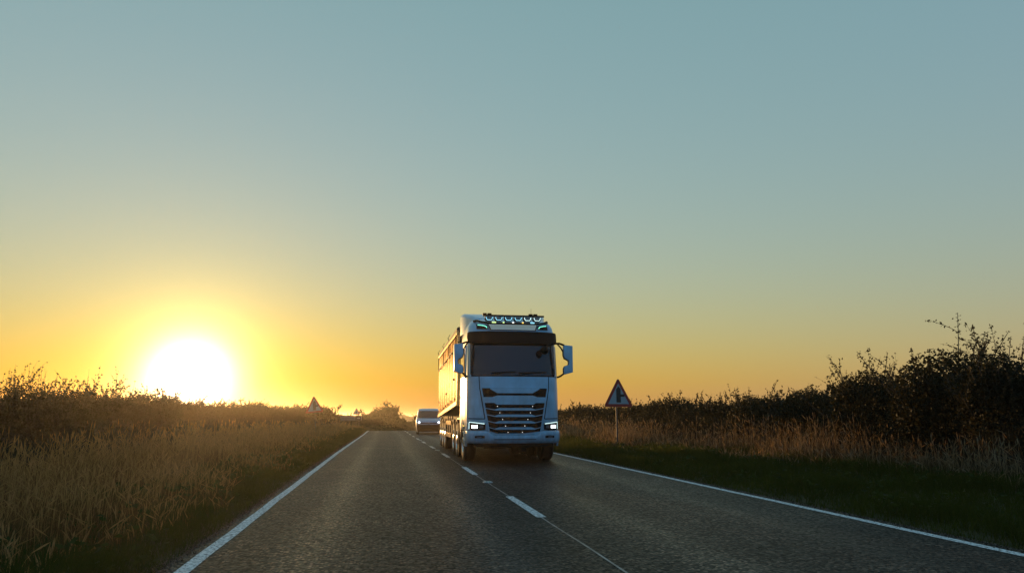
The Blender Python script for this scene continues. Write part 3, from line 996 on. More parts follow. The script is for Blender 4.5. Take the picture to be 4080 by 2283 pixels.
def build_trailer():
    T = empty('tipper_trailer', TRUCK_POS, TRUCK_RZ)
    tag(T, 'aluminium tipper trailer with vertical ribs and rolled sheet coupled behind the white lorry', 'trailer')
    y0, y1 = 3.05, 12.65
    zt0, zt1 = 3.72, 3.70

    def zb(y):
        return 1.60 + (1.22 - 1.60) * (y - y0) / (y1 - y0)
    W = 1.255
    for s in (-1, 1):
        p = MB().prism([(y0, zb(y0)), (y1, zb(y1)), (y1, zt1), (y0, zt0)], 'x', s * (W - .06), s * W).build('side_panel', M['alu'], T)
        MB().box((s * (W + .005), (y0 + y1) / 2, 3.715), (.11, y1 - y0 + .04, .10)).build('top_rail', M['alu'], T, bevel=.015)
        MB().prism([(y0, zb(y0) - .07), (y1, zb(y1) - .07), (y1, zb(y1) + .05), (y0, zb(y0) + .05)], 'x', s * (W - .05), s * (W + .045)).build('bottom_rail', M['alu'], T)
        n = 32
        for i in range(n):
            y = y0 + .08 + (y1 - y0 - .16) * i / (n - 1)
            wide = .05 if i % 4 else .10
            MB().box((s * (W + .010), y, (zb(y) + 3.66) / 2 + .02), (.024 if i % 4 else .034, wide, 3.60 - zb(y))).build('rib', M['alu'], p)
        for k in range(7):                                            # hooks along the lower edge
            y = y0 + .7 + k * 1.32
            MB().box((s * (W + .055), y, zb(y) + .14), (.03, .05, .10)).build('hook', M['black'], p)
        for k, (y, z) in enumerate(((4.2, 2.35), (7.6, 2.0), (11.9, 1.78))):
            MB().lathe([(.001, 0), (.045, 0), (.04, s * .03), (.001, s * .035)], (s * (W + .028), y, z), 'x', 10, closed=False).build('side_marker', M['black'], p)
        # sheet rope looping under the top rail
        pts = []
        for k in range(13):
            y = y0 + .3 + k * (y1 - y0 - .4) / 12
            pts.append((s * (W + .05), y, 3.28 + (.05 if k % 2 else -.02) - .012 * k))
        MB().tube(pts, .018, 5).build('sheet_rope', M['black'], T)
        for k in (0, 4, 8, 12):
            y = pts[k][1]
            MB().tube([(s * (W + .055), y, 3.70), (s * (W + .05), y, pts[k][2])], .016, 5).build('sheet_rope', M['black'], T)
        for k in (2, 6, 10):
            MB().box((s * (W + .06), pts[k][1], pts[k][2]), (.05, .09, .07)).build('rope_clamp', M['black'], T, bevel=.01)
        # rolled sheet along the top edge
        if s < 0:
            MB().tube([(s * (W - .02), y0 + .05, 3.83), (s * (W - .02), y1 - .05, 3.83)], .075, 12).build('rolled_sheet', M['sheet'], T, smooth=40)
            for y in (6.4, 9.3, 12.4):
                MB().tube([(s * (W + .02), y, 3.76), (s * (W + .09), y, 3.90), (s * (W + .03), y, 4.02)], .014, 5).build('sheet_stop', M['black'], T)
    MB().prism([(-W + .06, 1.6), (W - .06, 1.6), (W - .06, 3.70), (-W + .06, 3.70)], 'y', y0 - .04, y0 + .03).build('front_wall', M['dark'], T)
    MB().box((0, y0 - .09, 3.6), (2.5, .12, .34)).build('headboard', M['dark'], T, bevel=.02)
    MB().prism([(-W + .06, 1.22), (W - .06, 1.22), (W - .06, 3.66), (-W + .06, 3.66)], 'y', y1 - .06, y1).build('tailgate', M['alu'], T)
    MB().prism([(y0, zb(y0) - .02), (y1, zb(y1) - .02), (y1, zb(y1) + .04), (y0, zb(y0) + .04)], 'x', -W + .07, W - .07).build('floor', M['dark'], T)
    rings = []
    for y in np.linspace(y0 + .02, y1 - .02, 9):
        rings.append([(x, float(y), 3.70 + .10 * (1 - (x / W) ** 2) + .012 * math.sin(y * 7 + x * 3)) for x in np.linspace(-W + .1, W - .1, 11)] +
                     [(x, float(y), 3.66) for x in np.linspace(W - .1, -W + .1, 11)])
    MB().loft(rings).build('sheet_cover', M['sheet'], T, smooth=40)
    ch = MB()
    for s in (-1, 1):
        ch.prism([(y0 + .3, 1.22), (6.0, 1.20), (7.0, .82), (12.6, .82), (12.6, 1.12), (7.2, 1.16), (6.2, 1.42), (y0 + .3, 1.52)], 'x', s * .38, s * .47)
    for y in (6.4, 7.8, 9.2, 10.6, 12.5):
        ch.box((0, y, 1.0), (.8, .1, .16))
    ch.build('chassis', M['dark'], T)
    for k, y in enumerate((8.75, 10.05, 11.35)):
        MB().tube([(-1.0, y, .5), (1.0, y, .5)], .07, 8).build('axle', M['dark'], T)
        for s in (-1, 1):
            wheel(T, s * 1.07, y, .505, .36, s)
            arch(y, .56, .59, s * .86, s * 1.255, 25, 155).build('mudguard', M['black'], T, smooth=50)
    for s in (-1, 1):
        for z in (.56, .98):
            MB().box((s * 1.235, 6.85, z), (.03, 2.3, .14)).build('side_guard', M['alu'], T, bevel=.006)
        for y in (5.95, 6.85, 7.75):
            MB().box((s * 1.19, y, .86), (.05, .06, .72)).build('guard_post', M['dark'], T)
        MB().box((s * .86, 6.15, .80), (.12, .12, .95)).box((s * .86, 6.15, .33), (.22, .22, .04)).build('landing_leg', M['dark'], T, bevel=.01)
        MB().box((s * 1.05, 12.1, .62), (.38, .02, .70)).build('mud_flap', M['black'], T)
    MB().box((0, 12.62, .62), (2.3, .10, .12)).build('rear_bumper', M['galv'], T, bevel=.01)
    return T


def build_van():
    T = empty('van', (3.33, 55.0, float(prof(55.0)) - .015), rad(-2.0))
    tag(T, 'small white panel van with headlights on following behind the lorry', 'van')
    S = Shell([.13, .45, .80, .98, 1.10, 1.20, 1.80, 1.90, 1.95, 1.98], [.90, .95, .965, .96, .945, .93, .82, .78, .70, .55],
              [.10, .0, .02, .10, .32, .72, 1.36, 1.58, 1.85, 2.2], .42, 3.4, 4.85)
    zs = [.15, .30, .45, .62, .80, .90, .98, 1.05, 1.10, 1.15, 1.20, 1.35, 1.5, 1.65, 1.80, 1.86, 1.90, 1.93, 1.95, 1.98]
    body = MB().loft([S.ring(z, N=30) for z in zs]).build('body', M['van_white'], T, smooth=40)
    S.rows([(1.215, -.80, .80), (1.25, -.83, .83), (1.78, -.755, .755)], .008, .01, 20, 5).build('windscreen', M['glass'], T, smooth=40)
    S.rows([(.16, -.84, .84), (.45, -.90, .90), (.735, -.92, .92)], .014, .02, 24, 4).build('lower_bumper', M['black'], T, smooth=40)
    S.rows([(.155, -.74, .74), (.205, -.74, .74)], .035, .0, 20, 1).build('bumper_lip', M['van_white'], T)
    S.rows([(.80, -.60, .60), (.885, -.66, .66)], .012, .02, 20, 2).build('grille', M['black'], T, smooth=40)
    MB().lathe([(.001, -.02), (.05, -.018), (.055, 0), (.001, 0)], (0, S.yf(0, .80) - .015, .80), 'y', 14, closed=False).build('badge', M['alloy'], T)
    for s in (-1, 1):
        hl = S.cols(np.linspace(s * .60, s * .90, 10), lambda x: .82 + .1 * max(0, abs(x) - .8), lambda x: .95 + .22 * (abs(x) - .60), .012, .02).build('headlamp', M['lens'], T, smooth=40)
        S.cols(np.linspace(s * .68, s * .82, 6), lambda x: .855, lambda x: .955, .02, .0).build('main_beam', M['headlamp'], hl)
        MB().prism([(1.15, 1.22), (2.05, 1.22), (2.05, 1.72), (1.55, 1.72)], 'x', s * .905, s * .93).build('door_window', M['glass'], T)
        mi = MB().box((s * 1.06, 1.05, 1.22), (.17, .14, .24)).build('mirror', M['black'], T, bevel=.03)
        MB().box((s * .96, 1.08, 1.16), (.10, .06, .05)).build('mirror_arm', M['black'], mi)
        wheel(T, s * .83, .92, .33, .21, s)
        wheel(T, s * .83, 3.95, .33, .21, s)
    for xa, xb in ((-.55, .0), (.05, .62)):
        MB().tube([(xa, S.yf(xa, 1.26) - .03, 1.25), (xb, S.yf(xb, 1.30) - .03, 1.285)], .010, 5).build('wiper', M['black'], T)
    MB().tube([(.02, 1.9, 1.95), (.02, 2.0, 2.22)], .006, 5).build('antenna', M['black'], T)
    MB().box((0, 2.3, .24), (1.6, 4.0, .12)).build('underbody', M['dark'], T)
    return T


build_truck()
build_trailer()
build_van()


# ------------------------------------------------------------------ signs
def rtri(w, r, inset=0.0, n=6):
    """rounded equilateral triangle standing on its base, centred on x, base at z=0"""
    hgt = w * math.sqrt(3) / 2
    cx, cz = 0.0, hgt / 3
    V = [(-w / 2, 0), (w / 2, 0), (0, hgt)]
    out = []
    for i, (vx, vz) in enumerate(V):
        d = math.hypot(vx - cx, vz - cz)
        k = (d - 2 * (r + inset)) / d
        ax, az = cx + (vx - cx) * k, cz + (vz - cz) * k
        a0 = math.atan2(vz - cz, vx - cx)
        for j in range(n + 1):
            a = a0 - rad(60) + rad(120) * j / n
            out.append((ax + r * math.cos(a), az + r * math.sin(a)))
    return out


def warning_sign(label, x, y, base_z, w, rz, roll, symbol, post_dx=-.03):
    gz = float(ground_z(x, y))
    T = empty('warning_sign', (x, y, gz), rz)
    T.rotation_euler = (0, roll, rz)
    tag(T, label, 'road sign', 'triangular warning signs')
    b = base_z - gz
    up = lambda pts: [(px, pz + b) for px, pz in pts]
    MB().prism(up(rtri(w, .045 * w)), 'y', -.004, .004).build('plate', M['post'], T)
    MB().prism(up(rtri(w * .995, .045 * w)), 'y', -.008, -.005).build('red_border', M['red'], T)
    MB().prism(up([(px, pz + .0 * w) for px, pz in rtri(w, .006 * w, .086 * w)]), 'y', -.012, -.009).build('white_face', M['signwhite'], T)
    sy = MB()
    if symbol == 'side_road':
        for poly in ([(-.075, .13), (.075, .13), (.075, .53), (.0, .61), (-.075, .53)],):
            sy.prism(up([(px * w, pz * w) for px, pz in poly]), 'y', -.0155, -.013)
        sy.prism(up([(px * w, pz * w) for px, pz in [(.075, .30), (.20, .30), (.20, .375), (.075, .375)]]), 'y', -.0155, -.013)
    else:
        sy.prism(up([(px * w, pz * w) for px, pz in [(-.035, .14), (.035, .14), (.035, .50), (-.035, .50)]]), 'y', -.0155, -.013)
        sy.prism(up([(px * w, pz * w) for px, pz in [(-.13, .28), (-.035, .28), (-.035, .34), (-.13, .34)]]), 'y', -.0155, -.013)
        sy.prism(up([(px * w, pz * w) for px, pz in [(.035, .28), (.13, .28), (.13, .34), (.035, .34)]]), 'y', -.0155, -.013)
    sy.build('symbol', M['signblack'], T)
    MB().lathe([(.03, -.3), (.03, b + w * .62), (.001, b + w * .63)], (post_dx, .055, 0), 'z', 14, closed=False).build('post', M['post'], T, smooth=40)
    for k in (.15, .5):
        MB().box((post_dx, .03, b + k * w), (.16, .05, .05)).build('clamp', M['galv'], T, bevel=.006)
    return T


warning_sign('triangular side-road warning sign standing upright in dry grass right of the lorry', 8.24, 24.5, 1.53, 1.2, rad(10), 0.0, 'side_road', -.06)
warning_sign('leaning triangular side-road warning sign on the left verge under the sunset', -4.0, 44.0, 1.42, 1.16, rad(24), rad(-6), 'side_road', .03)
warning_sign('small distant triangular warning sign above the direction board on the left', -3.25, 84.0, 1.40, .86, rad(0), 0.0, 'other', 0)

D = empty('direction_sign', (-3.55, 80.0, float(ground_z(-3.55, 80.0))), rad(14))
tag(D, 'white rectangular direction board with a boxed arrow at its right end, far left verge', 'road sign')
zb_ = 0.72 - float(D.location.z)
MB().box((-.1, 0, zb_ + .27), (2.3, .02, .54)).build('board', M['signblack'], D)
MB().box((-.42, -.014, zb_ + .27), (1.60, .006, .46)).build('white_panel', M['boardwhite'], D)
MB().box((.72, -.014, zb_ + .27), (.52, .006, .46)).build('arrow_panel', M['signblack'], D)
MB().prism([(.54, zb_ + .235), (.74, zb_ + .235), (.74, zb_ + .15), (.90, zb_ + .27), (.74, zb_ + .39), (.74, zb_ + .305), (.54, zb_ + .305)], 'y', -.024, -.019).build('arrow', M['signwhite'], D)
MB().box((1.02, -.014, zb_ + .27), (.04, .006, .46)).build('edge_strip', M['signwhite'], D)
for k in range(11):
    MB().box((-1.05 + k * .12, -.02, zb_ + .27), (.07, .004, .09 if k % 3 else .13)).build('lettering', M['post'], D)
for s in (-.9, .8):
    MB().lathe([(.038, -.3), (.038, zb_ + .5), (.001, zb_ + .5)], (s, .06, 0), 'z', 12, closed=False).build('post', M['post'], D, smooth=40)


# ------------------------------------------------------------------ plants (numpy)
def unit(v):
    return v / np.maximum(np.linalg.norm(v, axis=-1, keepdims=True), 1e-9)


def leaf_quads(P, size, asp=.55, upbias=0.0):
    n = len(P)
    a = RNG.normal(size=(n, 3))
    a[:, 2] = a[:, 2] * (1 - upbias) + upbias * np.abs(a[:, 2])
    a = unit(a)
    b = unit(np.cross(a, RNG.normal(size=(n, 3))))
    size = np.broadcast_to(np.asarray(size), (n,))[:, None] * RNG.uniform(.7, 1.35, (n, 1))
    c = np.cross(a, b) * size * .18
    V = np.stack([P - a * size * .5, P + b * size * asp * .5 + c, P + a * size * .5, P - b * size * asp * .5 + c], 1).reshape(-1, 3)
    return V, np.arange(n * 4).reshape(n, 4)


def stems(base, direc, length, bend, r, K=6):
    """three-sided curved stems; returns verts, quads and the centre points (N,K+1,3)"""
    n = len(base)
    t = np.linspace(0, 1, K + 1)[None, :, None]
    C = base[:, None] + direc[:, None] * length[:, None, None] * t + bend[:, None] * length[:, None, None] * t ** 2
    C = C + RNG.normal(size=C.shape) * (length[:, None, None] * .012) * t
    d = unit(direc + bend)
    a = unit(np.cross(d, np.array([.3, .2, 1.0]) + RNG.normal(size=(n, 3)) * .2))
    b = np.cross(d, a)
    rr = (np.broadcast_to(np.asarray(r), (n,))[:, None] * (1 - .75 * t[0, :, 0])[None])[..., None]
    ring = [C + (a[:, None] * math.cos(q_) + b[:, None] * math.sin(q_)) * rr for q_ in (0, 2.094, 4.189)]
    V = np.stack(ring, 2)
    ids = np.arange(n * (K + 1) * 3).reshape(n, K + 1, 3)
    Q = []
    for j in range(3):
        j2 = (j + 1) % 3
        Q.append(np.stack([ids[:, :-1, j], ids[:, :-1, j2], ids[:, 1:, j2], ids[:, 1:, j]], -1).reshape(-1, 4))
    return V.reshape(-1, 3), np.concatenate(Q), C


def merge(parts):
    V, Q, o = [], [], 0
    for v, q_ in parts:
        V.append(v)
        Q.append(q_ + o)
        o += len(v)
    return np.concatenate(V), np.concatenate(Q)


def blades(P, h, w, lean, K=2, curl=1.0):
    n = len(P)
    ph = RNG.uniform(0, 2 * np.pi, n)
    L = np.stack([np.cos(ph), np.sin(ph), np.zeros(n)], 1)
    ps = RNG.uniform(0, 2 * np.pi, n)
    S = np.stack([np.cos(ps), np.sin(ps), np.zeros(n)], 1)
    t = np.linspace(0, 1, K + 1)
    C = P[:, None] + np.array([0, 0, 1.0]) * (h[:, None] * t * (1 - .35 * lean[:, None] * t))[..., None] + \
        L[:, None] * (h[:, None] * lean[:, None] * t ** (1 + curl))[..., None]
    ww = (w[:, None] * (1 - .9 * t ** 1.5))[..., None] * .5
    V = np.stack([C - S[:, None] * ww, C + S[:, None] * ww], 2)
    ids = np.arange(n * (K + 1) * 2).reshape(n, K + 1, 2)
    Q = np.stack([ids[:, :-1, 0], ids[:, :-1, 1], ids[:, 1:, 1], ids[:, 1:, 0]], -1).reshape(-1, 4)
    return V.reshape(-1, 3), Q, C


def logy(n, a, b):
    return np.exp(RNG.uniform(math.log(a), math.log(b), n))


def on_ground(u, y):
    x = u + shift(y)
    return np.stack([x, y, ground_z(x, y)], 1)


def patchy(u, y, s=1.0):
    return .5 + .5 * np.sin(u * 1.9 * s + y * .55 * s) * np.sin(y * .9 * s - u * .7 * s + 1.3)


# ---- hedgerows
def hedge(name, label, cu, half, y0, y1, top, n_leaf, n_shoot, shoot_len, seed_side):
    T = empty(name, (cu, y0, float(ground_z(cu, y0))))
    tag(T, label, 'hedge')
    ox = np.array(T.location)
    # inner woody mass
    ys = np.concatenate([np.arange(y0, min(40, y1), .35), np.arange(min(40, y1), y1, 1.0)])
    an = np.linspace(0, np.pi, 13)
    V = []
    for y in ys:
        tp = top(y) * .86
        for a in an:
            k = 1 + .16 * math.sin(y * 2.3 + a * 3) * math.cos(y * .9 + a) + .06 * math.sin(y * 6.1 + a * 7)
            u = cu + math.cos(a) * half * .86 * k
            V.append((u + float(shift(y)), y, float(ground_z(u + float(shift(y)), y)) - .05 + (math.sin(a) ** .6) * tp * (.94 + .06 * k)))
    V = np.array(V)
    ii = np.arange(len(ys) * 13).reshape(len(ys), 13)
    qd = np.stack([ii[:-1, :-1], ii[:-1, 1:], ii[1:, 1:], ii[1:, :-1]], -1).reshape(-1, 4)
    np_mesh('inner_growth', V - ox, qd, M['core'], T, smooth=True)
    # leaves over the mass
    y = logy(n_leaf, y0, y1)
    a = RNG.uniform(0, np.pi, n_leaf)
    k = RNG.uniform(.80, 1.16, n_leaf) + .10 * np.sin(y * 2.3 + a * 3) + .06 * np.sin(y * 5.1 - a * 5)
    u = cu + np.cos(a) * half * k
    tp = top(y)
    x = u + shift(y)
    P = np.stack([x, y, ground_z(x, y) + np.sin(a) ** .6 * tp * np.clip(k, .2, 1.25) * .98], 1)
    parts = [leaf_quads(P, .030 + .0011 * y)]
    # shoots standing out of the top and the road face
    ys_ = logy(n_shoot, y0, y1)
    us = cu + RNG.uniform(-half * .9, half * .9, n_shoot)
    xs = us + shift(ys_)
    b = np.stack([xs, ys_, ground_z(xs, ys_) + top(ys_) * RNG.uniform(.72, .98, n_shoot)], 1)
    d = unit(np.stack([RNG.normal(0, .35, n_shoot), RNG.normal(0, .35, n_shoot), np.ones(n_shoot)], 1))
    clump = .35 + .9 * np.clip(patchy(ys_ * .9, ys_ * 1.7), 0, 1) ** 1.5
    ln = shoot_len(ys_) * RNG.uniform(.25, 1.0, n_shoot) ** 1.6 * clump * 1.5 + .08
    bend = RNG.normal(0, .22, (n_shoot, 3))
    bend[:, 2] *= .4
    sv, sq, C = stems(b, d, ln, bend, .0035 + .00022 * ys_, 6)
    # side twigs
    m = 3
    ti = RNG.integers(1, 5, (n_shoot, m))
    tb = C[np.arange(n_shoot)[:, None], ti].reshape(-1, 3)
    td = unit(np.repeat(d, m, 0) * .6 + RNG.normal(0, .6, (n_shoot * m, 3)))
    tl = np.repeat(ln, m) * RNG.uniform(.15, .45, n_shoot * m)
    tv, tq, C2 = stems(tb, td, tl, RNG.normal(0, .2, (n_shoot * m, 3)), .0022 + .0002 * np.repeat(ys_, m), 4)
    for CC, per in ((C, 16), (C2, 7)):
        n_, kk = CC.shape[0], CC.shape[1] - 1
        tt = RNG.uniform(.05, 1.0, (n_, per)) * kk
        i0 = np.clip(tt.astype(int), 0, kk - 1)
        fr = (tt - i0)[..., None]
        ar = np.arange(n_)[:, None]
        L = CC[ar, i0] * (1 - fr) + CC[ar, i0 + 1] * fr
        L = L.reshape(-1, 3) + RNG.normal(0, .012, (n_ * per, 3))
        parts.append(leaf_quads(L, .030 + .0011 * L[:, 1], .62))
    lv, lq = merge(parts)
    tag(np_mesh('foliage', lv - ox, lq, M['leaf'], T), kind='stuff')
    wv, wq = merge([(sv, sq), (tv, tq)])
    tag(np_mesh('twigs', wv - ox, wq, M['twig'], T), kind='stuff')
    return T


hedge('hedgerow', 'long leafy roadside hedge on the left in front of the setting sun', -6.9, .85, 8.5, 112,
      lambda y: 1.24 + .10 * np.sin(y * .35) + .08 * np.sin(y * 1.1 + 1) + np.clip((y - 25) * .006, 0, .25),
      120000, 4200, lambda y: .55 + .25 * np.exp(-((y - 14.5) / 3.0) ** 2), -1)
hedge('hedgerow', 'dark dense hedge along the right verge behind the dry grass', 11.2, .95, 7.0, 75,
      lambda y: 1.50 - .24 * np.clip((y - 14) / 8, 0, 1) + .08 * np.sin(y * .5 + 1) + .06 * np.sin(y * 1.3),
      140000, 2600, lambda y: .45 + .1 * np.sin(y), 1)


# ---- shrubs and trees
def shrub(name, label, cat, u, y, height, spread, n_stem, leaf, per=26, group=None, m='leaf', cone=False, n_in=2500, trunk=None):
    x = u
    gz = float(ground_z(x, y))
    T = empty(name, (x, y, gz))
    tag(T, label, cat, group)
    b = np.stack([RNG.normal(0, spread * .12, n_stem), RNG.normal(0, spread * .12, n_stem), np.zeros(n_stem)], 1)
    th = RNG.uniform(0, 2 * np.pi, n_stem)
    tilt = RNG.uniform(.05, 1.0, n_stem) ** .8
    d = unit(np.stack([np.cos(th) * tilt * spread, np.sin(th) * tilt * spread, np.full(n_stem, height * .8)], 1))
    ln = height * RNG.uniform(.6, 1.0, n_stem) * (1.0 - (.45 if cone else .22) * tilt)
    bend = np.stack([np.cos(th) * .12, np.sin(th) * .12, np.full(n_stem, .0)], 1) + RNG.normal(0, .16, (n_stem, 3))
    sv, sq, C = stems(b, d, ln, bend, .012 + .004 * height + .0002 * y, 8)
    m_ = 7
    ti = RNG.integers(2, 8, (n_stem, m_))
    tb = C[np.arange(n_stem)[:, None], ti].reshape(-1, 3)
    td = unit(np.repeat(d, m_, 0) * .7 + RNG.normal(0, .6, (n_stem * m_, 3)))
    tl = np.repeat(ln, m_) * RNG.uniform(.12, .34, n_stem * m_)
    tv, tq, C2 = stems(tb, td, tl, RNG.normal(0, .15, (n_stem * m_, 3)), .004 + .0003 * y, 5)
    parts = []
    for CC, cnt, lo in ((C2, per, .0), (C, per * 5, .2)):
        n_, kk = CC.shape[0], CC.shape[1] - 1
        tt = RNG.uniform(lo, 1.0, (n_, cnt)) * kk
        i0 = np.clip(tt.astype(int), 0, kk - 1)
        fr = (tt - i0)[..., None]
        ar = np.arange(n_)[:, None]
        L = (CC[ar, i0] * (1 - fr) + CC[ar, i0 + 1] * fr).reshape(-1, 3) + RNG.normal(0, leaf * .45, (n_ * cnt, 3))
        parts.append(leaf_quads(L, leaf, .5))
    if n_in:                       # dense lower body
        q_ = unit(RNG.normal(size=(n_in, 3))) * RNG.uniform(.2, 1, (n_in, 1)) ** .45
        I = np.stack([q_[:, 0] * spread * .8, q_[:, 1] * spread * .8, height * .40 + q_[:, 2] * height * .42], 1)
        parts.append(leaf_quads(I, leaf * 1.3, .6))
    lv, lq = merge(parts)
    lv[:, 2] = np.maximum(lv[:, 2], .02)
    tag(np_mesh('crown', lv, lq, M[m], T), kind='stuff')
    wv, wq = merge([(sv, sq), (tv, tq)])
    np_mesh('branches', wv, wq, M['twig'], T)
    MB().tube([(0, 0, -.2), (.01, .01, height * .15), (.0, .03, height * .35)], .03 + .012 * height, 8, .015).build('trunk', M['bark'], T, smooth=40)
    return T


rb = 'bushes in the right hedge'
shrub('shrub', 'tallest dark bush with long leafy shoots in the right hedge', 'bush', 11.0, 12.5, 2.85, 1.2, 44, .06, 20, rb, n_in=6500)
shrub('shrub', 'rightmost bush of the right hedge, at the picture edge', 'bush', 11.0, 11.0, 2.55, 1.0, 34, .06, 20, rb, n_in=5000)
shrub('shrub', 'bush with a branch arching out left over the right hedge', 'bush', 10.9, 14.6, 2.5, 1.1, 30, .055, 18, rb, n_in=4500)
shrub('shrub', 'low bush fourth from the right edge in the right hedge', 'bush', 10.9, 17.0, 2.0, 1.1, 28, .055, 16, rb, n_in=4000)
shrub('shrub', 'lowest and farthest bush of the row in the right hedge', 'bush', 10.9, 19.6, 1.85, 1.2, 28, .055, 16, rb, n_in=4000)
shrub('shrub', 'leafy bush rising out of the left hedge just behind the leaning sign', 'bush', -5.35, 62, 2.45, 1.5, 30, .13, 14, n_in=2500)
tr = 'trees beyond the crest of the road'
shrub('tree', 'broad flat-topped tree left in the clump beyond the crest', 'tree', -1.9, 112, 3.5, 2.4, 46, .26, 16, tr, 'leaf_far', n_in=9000)
shrub('tree', 'tallest pointed tree in the clump beyond the crest', 'tree', .55, 110, 4.5, 2.0, 60, .24, 18, tr, 'leaf_far', cone=True, n_in=9000)
shrub('tree', 'small pointed tree beside the tallest one beyond the crest', 'tree', -.5, 109, 4.0, 1.4, 40, .24, 16, tr, 'leaf_far', cone=True, n_in=5000)
shrub('tree', 'low round tree at the right of the clump beyond the crest', 'tree', 2.2, 113, 2.6, 1.6, 30, .24, 14, tr, 'leaf_far', n_in=5000)
shrub('tree', 'lowest bush trailing right from the clump towards the van', 'tree', 4.2, 122, 2.2, 1.8, 30, .24, 14, tr, 'leaf_far', n_in=5000)
shrub('tree', 'thin hazy tree seen just left of the van', 'tree', 8.2, 165, 4.0, 2.2, 26, .30, 7, tr, 'leaf_far', n_in=300)
shrub('tree', 'hazy tree mostly hidden behind the van', 'tree', 11.5, 170, 4.2, 2.6, 26, .30, 9, tr, 'leaf_far', n_in=900)

# low growth along the far side of the crest
n = 5000
yy = RNG.uniform(88, 100, n)
uu = RNG.uniform(-9, 14, n)
P = np.stack([uu, yy, ground_z(uu, yy) + RNG.uniform(0, .75, n) ** 1.2], 1)
keep = (uu - shift(yy) < -2.0)
v_, q_ = leaf_quads(P[keep], .22)
tag(np_mesh('undergrowth', v_, q_, M['leaf_far']), 'low scrub on the verge beyond the crest', 'scrub', kind='stuff')

# far wooded ridge
n = 30000
xx = RNG.uniform(-190, 260, n)
yy = RNG.uniform(440, 500, n)
hgt = 2.1 + .7 * np.sin(xx * .23) * np.sin(xx * .081 + 1) + .5 * np.sin(xx * .61 + .5) + .25 * np.sin(xx * 1.7)
Pz = np.interp(yy, _fy, _fz) - .2 + np.maximum(hgt, .8) * RNG.uniform(0, 1, n) ** .7
v_, q_ = leaf_quads(np.stack([xx, yy, Pz], 1), .85, .8)
tag(np_mesh('woodland', v_, q_, M['leaf_far']), 'hazy line of woodland on the distant ridge', 'woodland', kind='stuff')

# ---- grasses
def short_grass(name, label, u0, u1, n, y0, y1, hmul=1.0):
    y = logy(n, y0, y1)
    u = RNG.uniform(min(u0, u1), max(u0, u1), n)
    h = (RNG.uniform(.03, .12, n) + .16 * np.clip(patchy(u, y, 1.4) * 1.5 - .5, 0, 1) * RNG.uniform(.3, 1, n) + .05 * patchy(u, y, 3.1)) * hmul * (1 + .012 * y)
    edge = np.minimum(np.abs(u - (u0 if abs(u0) < abs(u1) else u1)) / .5, 1)
    h = h * (.35 + .65 * edge)
    v_, q_, _ = blades(on_ground(u, y), h, RNG.uniform(.004, .008, n) * np.maximum(1, y / 8), RNG.uniform(.2, 1.0, n), 2)
    tag(np_mesh(name, v_, q_, M['grass']), label, 'grass', kind='stuff')


short_grass('verge_grass', 'short green grass along the left road edge', -1.68, -3.9, 70000, 4.0, 75)
short_grass('verge_grass', 'short dark green grass along the right road edge', 5.72, 9.6, 110000, 4.2, 70, 1.15)


def tall_grass(name, label, u0, u1, edge, n, n_tall, y0, y1, hmax, mt, ms):
    T = empty(name, (0, y0, 0))
    tag(T, label, 'grass', kind='stuff')
    off = np.array([0, y0, 0])

    def field(n, hm, lo, wmul, lean, K, rise):
        y = logy(n, y0, y1)
        u = u0 + (u1 - u0) * RNG.uniform(0, 1, n) ** .85 + edge(y)
        pt = np.clip(patchy(u, y) + .35 * (patchy(u, y, 2.7) - .5), 0, 1)
        kp = RNG.uniform(0, 1, n) < .22 + .78 * pt
        y, u, pt = y[kp], u[kp], pt[kp]
        n = len(y)
        h = hm * (lo + (1 - lo) * RNG.uniform(0, 1, n) ** .8) * (.55 + .45 * pt)
        fr = np.clip(np.abs(u - (u0 + edge(y))) / rise, 0, 1)
        h = h * (.30 + .70 * fr)
        v_, q_, C = blades(on_ground(u, y), h, RNG.uniform(.005, .011, n) * wmul * np.maximum(1, y / 9), lean(n), K)
        return y, h, v_, q_, C
    y, h, v_, q_, C = field(n, hmax * .62, .3, 1.0, lambda m: RNG.uniform(.15, 1.2, m), 3, 2.0)
    tag(np_mesh('thatch', v_ - off, q_, M[mt], T), kind='stuff')
    y, h, v_, q_, C = field(n_tall, hmax, .35, .55, lambda m: RNG.uniform(.02, .8, m) ** 1.5, 5, 1.6)
    parts = [(v_, q_)]
    # feathery seed heads
    pick = np.where(RNG.uniform(0, 1, len(y)) < .75)[0]
    top, prv = C[pick, -1], C[pick, -2]
    ax = unit(top - prv)
    for r_ in range(3):
        sd = unit(np.cross(ax, RNG.normal(size=ax.shape)))
        ln = RNG.uniform(.08, .20, (len(pick), 1))
        wd = RNG.uniform(.003, .009, (len(pick), 1)) * np.maximum(1, y[pick, None] / 14)
        c0 = top - ax * ln * RNG.uniform(.0, .5, (len(pick), 1))
        V = np.stack([c0 - ax * ln * .6, c0 + sd * wd - ax * ln * .1, c0 + ax * ln * .35, c0 - sd * wd - ax * ln * .1], 1).reshape(-1, 3)
        parts.append((V, np.arange(len(V)).reshape(-1, 4)))
    v_, q_ = merge(parts)
    tag(np_mesh('stalks', v_ - off, q_, M[ms], T), kind='stuff')


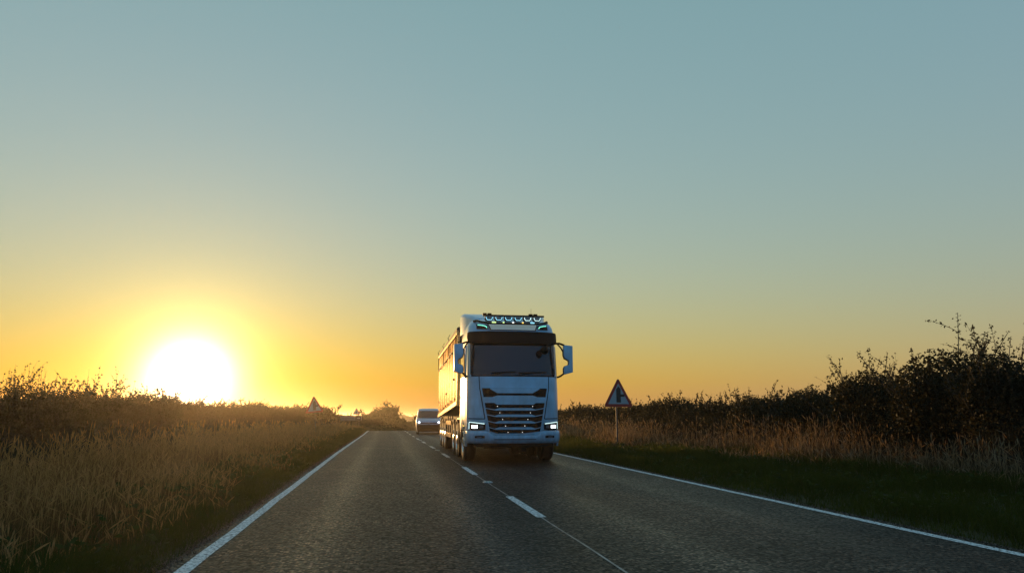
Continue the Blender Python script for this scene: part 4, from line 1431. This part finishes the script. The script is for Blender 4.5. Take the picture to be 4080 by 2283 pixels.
tall_grass('tall_grass', 'tall dry brown grass in front of the left hedge', -2.25, -6.3, lambda y: .25 * np.sin(y * .8) - .012 * np.clip(y - 10, 0, 40), 90000, 22000, 4.2, 85, 1.02, 'thatch_glare', 'straw_glare')
tall_grass('tall_grass', 'tall pale dry grass in front of the right hedge', 8.7, 10.9, lambda y: .3 * np.sin(y * .7) - 1.0 * np.clip((y - 15) / 12, 0, 1), 44000, 13000, 5.0, 70, 1.24, 'thatch', 'straw')

# broad-leaved weeds low in the verges
def weeds(name, label, u0, u1, n, y0, y1):
    yc = logy(n, y0, y1)
    uc = RNG.uniform(u0, u1, n)
    m = 14
    u = np.repeat(uc, m) + RNG.normal(0, .09, n * m)
    y = np.repeat(yc, m) + RNG.normal(0, .09, n * m)
    P = on_ground(u, y)
    P[:, 2] += RNG.uniform(.03, .20, n * m)
    v_, q_ = leaf_quads(P, .05 + .0035 * y, .5, .5)
    tag(np_mesh(name, v_, q_, M['weed']), label, 'weeds', kind='stuff')


weeds('verge_weeds', 'broad-leaved weeds scattered in the right verge grass', 6.1, 9.2, 150, 4.5, 40)
weeds('verge_weeds', 'broad-leaved weeds scattered in the left verge grass', -3.6, -1.9, 110, 4.5, 40)

# grit and crumbled soil along the road edges
for (u0, sd, lab) in ((-1.70, -1, 'grit and crumbled soil along the left road edge'), (5.73, 1, 'grit and crumbled soil along the right road edge')):
    n = 9000
    y = logy(n, 4.0, 60)
    u = u0 + sd * (RNG.normal(.0, .06, n) + .035)
    x = u + shift(y)
    P = np.stack([x, y, np.where((u > -1.72) & (u < 5.76), prof(y) + .006, ground_z(x, y) + .012)], 1)
    v_, q_ = leaf_quads(P, .010 + .0011 * y, .8)
    tag(np_mesh('edge_grit', v_, q_, M['grit']), lab, 'grit', kind='stuff')

# ------------------------------------------------------------------ haze
hz = MB().box((0, 2500, -1.2), (8400, 13400, 13.6)).build('haze', M['black'])
hz.data.materials.clear()
hm = bpy.data.materials.new('haze_air')
hm.use_nodes = True
hn, hl_ = hm.node_tree.nodes, hm.node_tree.links
hn.remove(hn['Principled BSDF'])
pv = hn.new('ShaderNodeVolumePrincipled')
pv.inputs['Color'].default_value = (0.97, 0.88, 0.72, 1)
pv.inputs['Density'].default_value = 0.00075
pv.inputs['Anisotropy'].default_value = 0.85
hl_.new(pv.outputs[0], hn['Material Output'].inputs['Volume'])
hz.data.materials.append(hm)
tag(hz, kind='stuff')
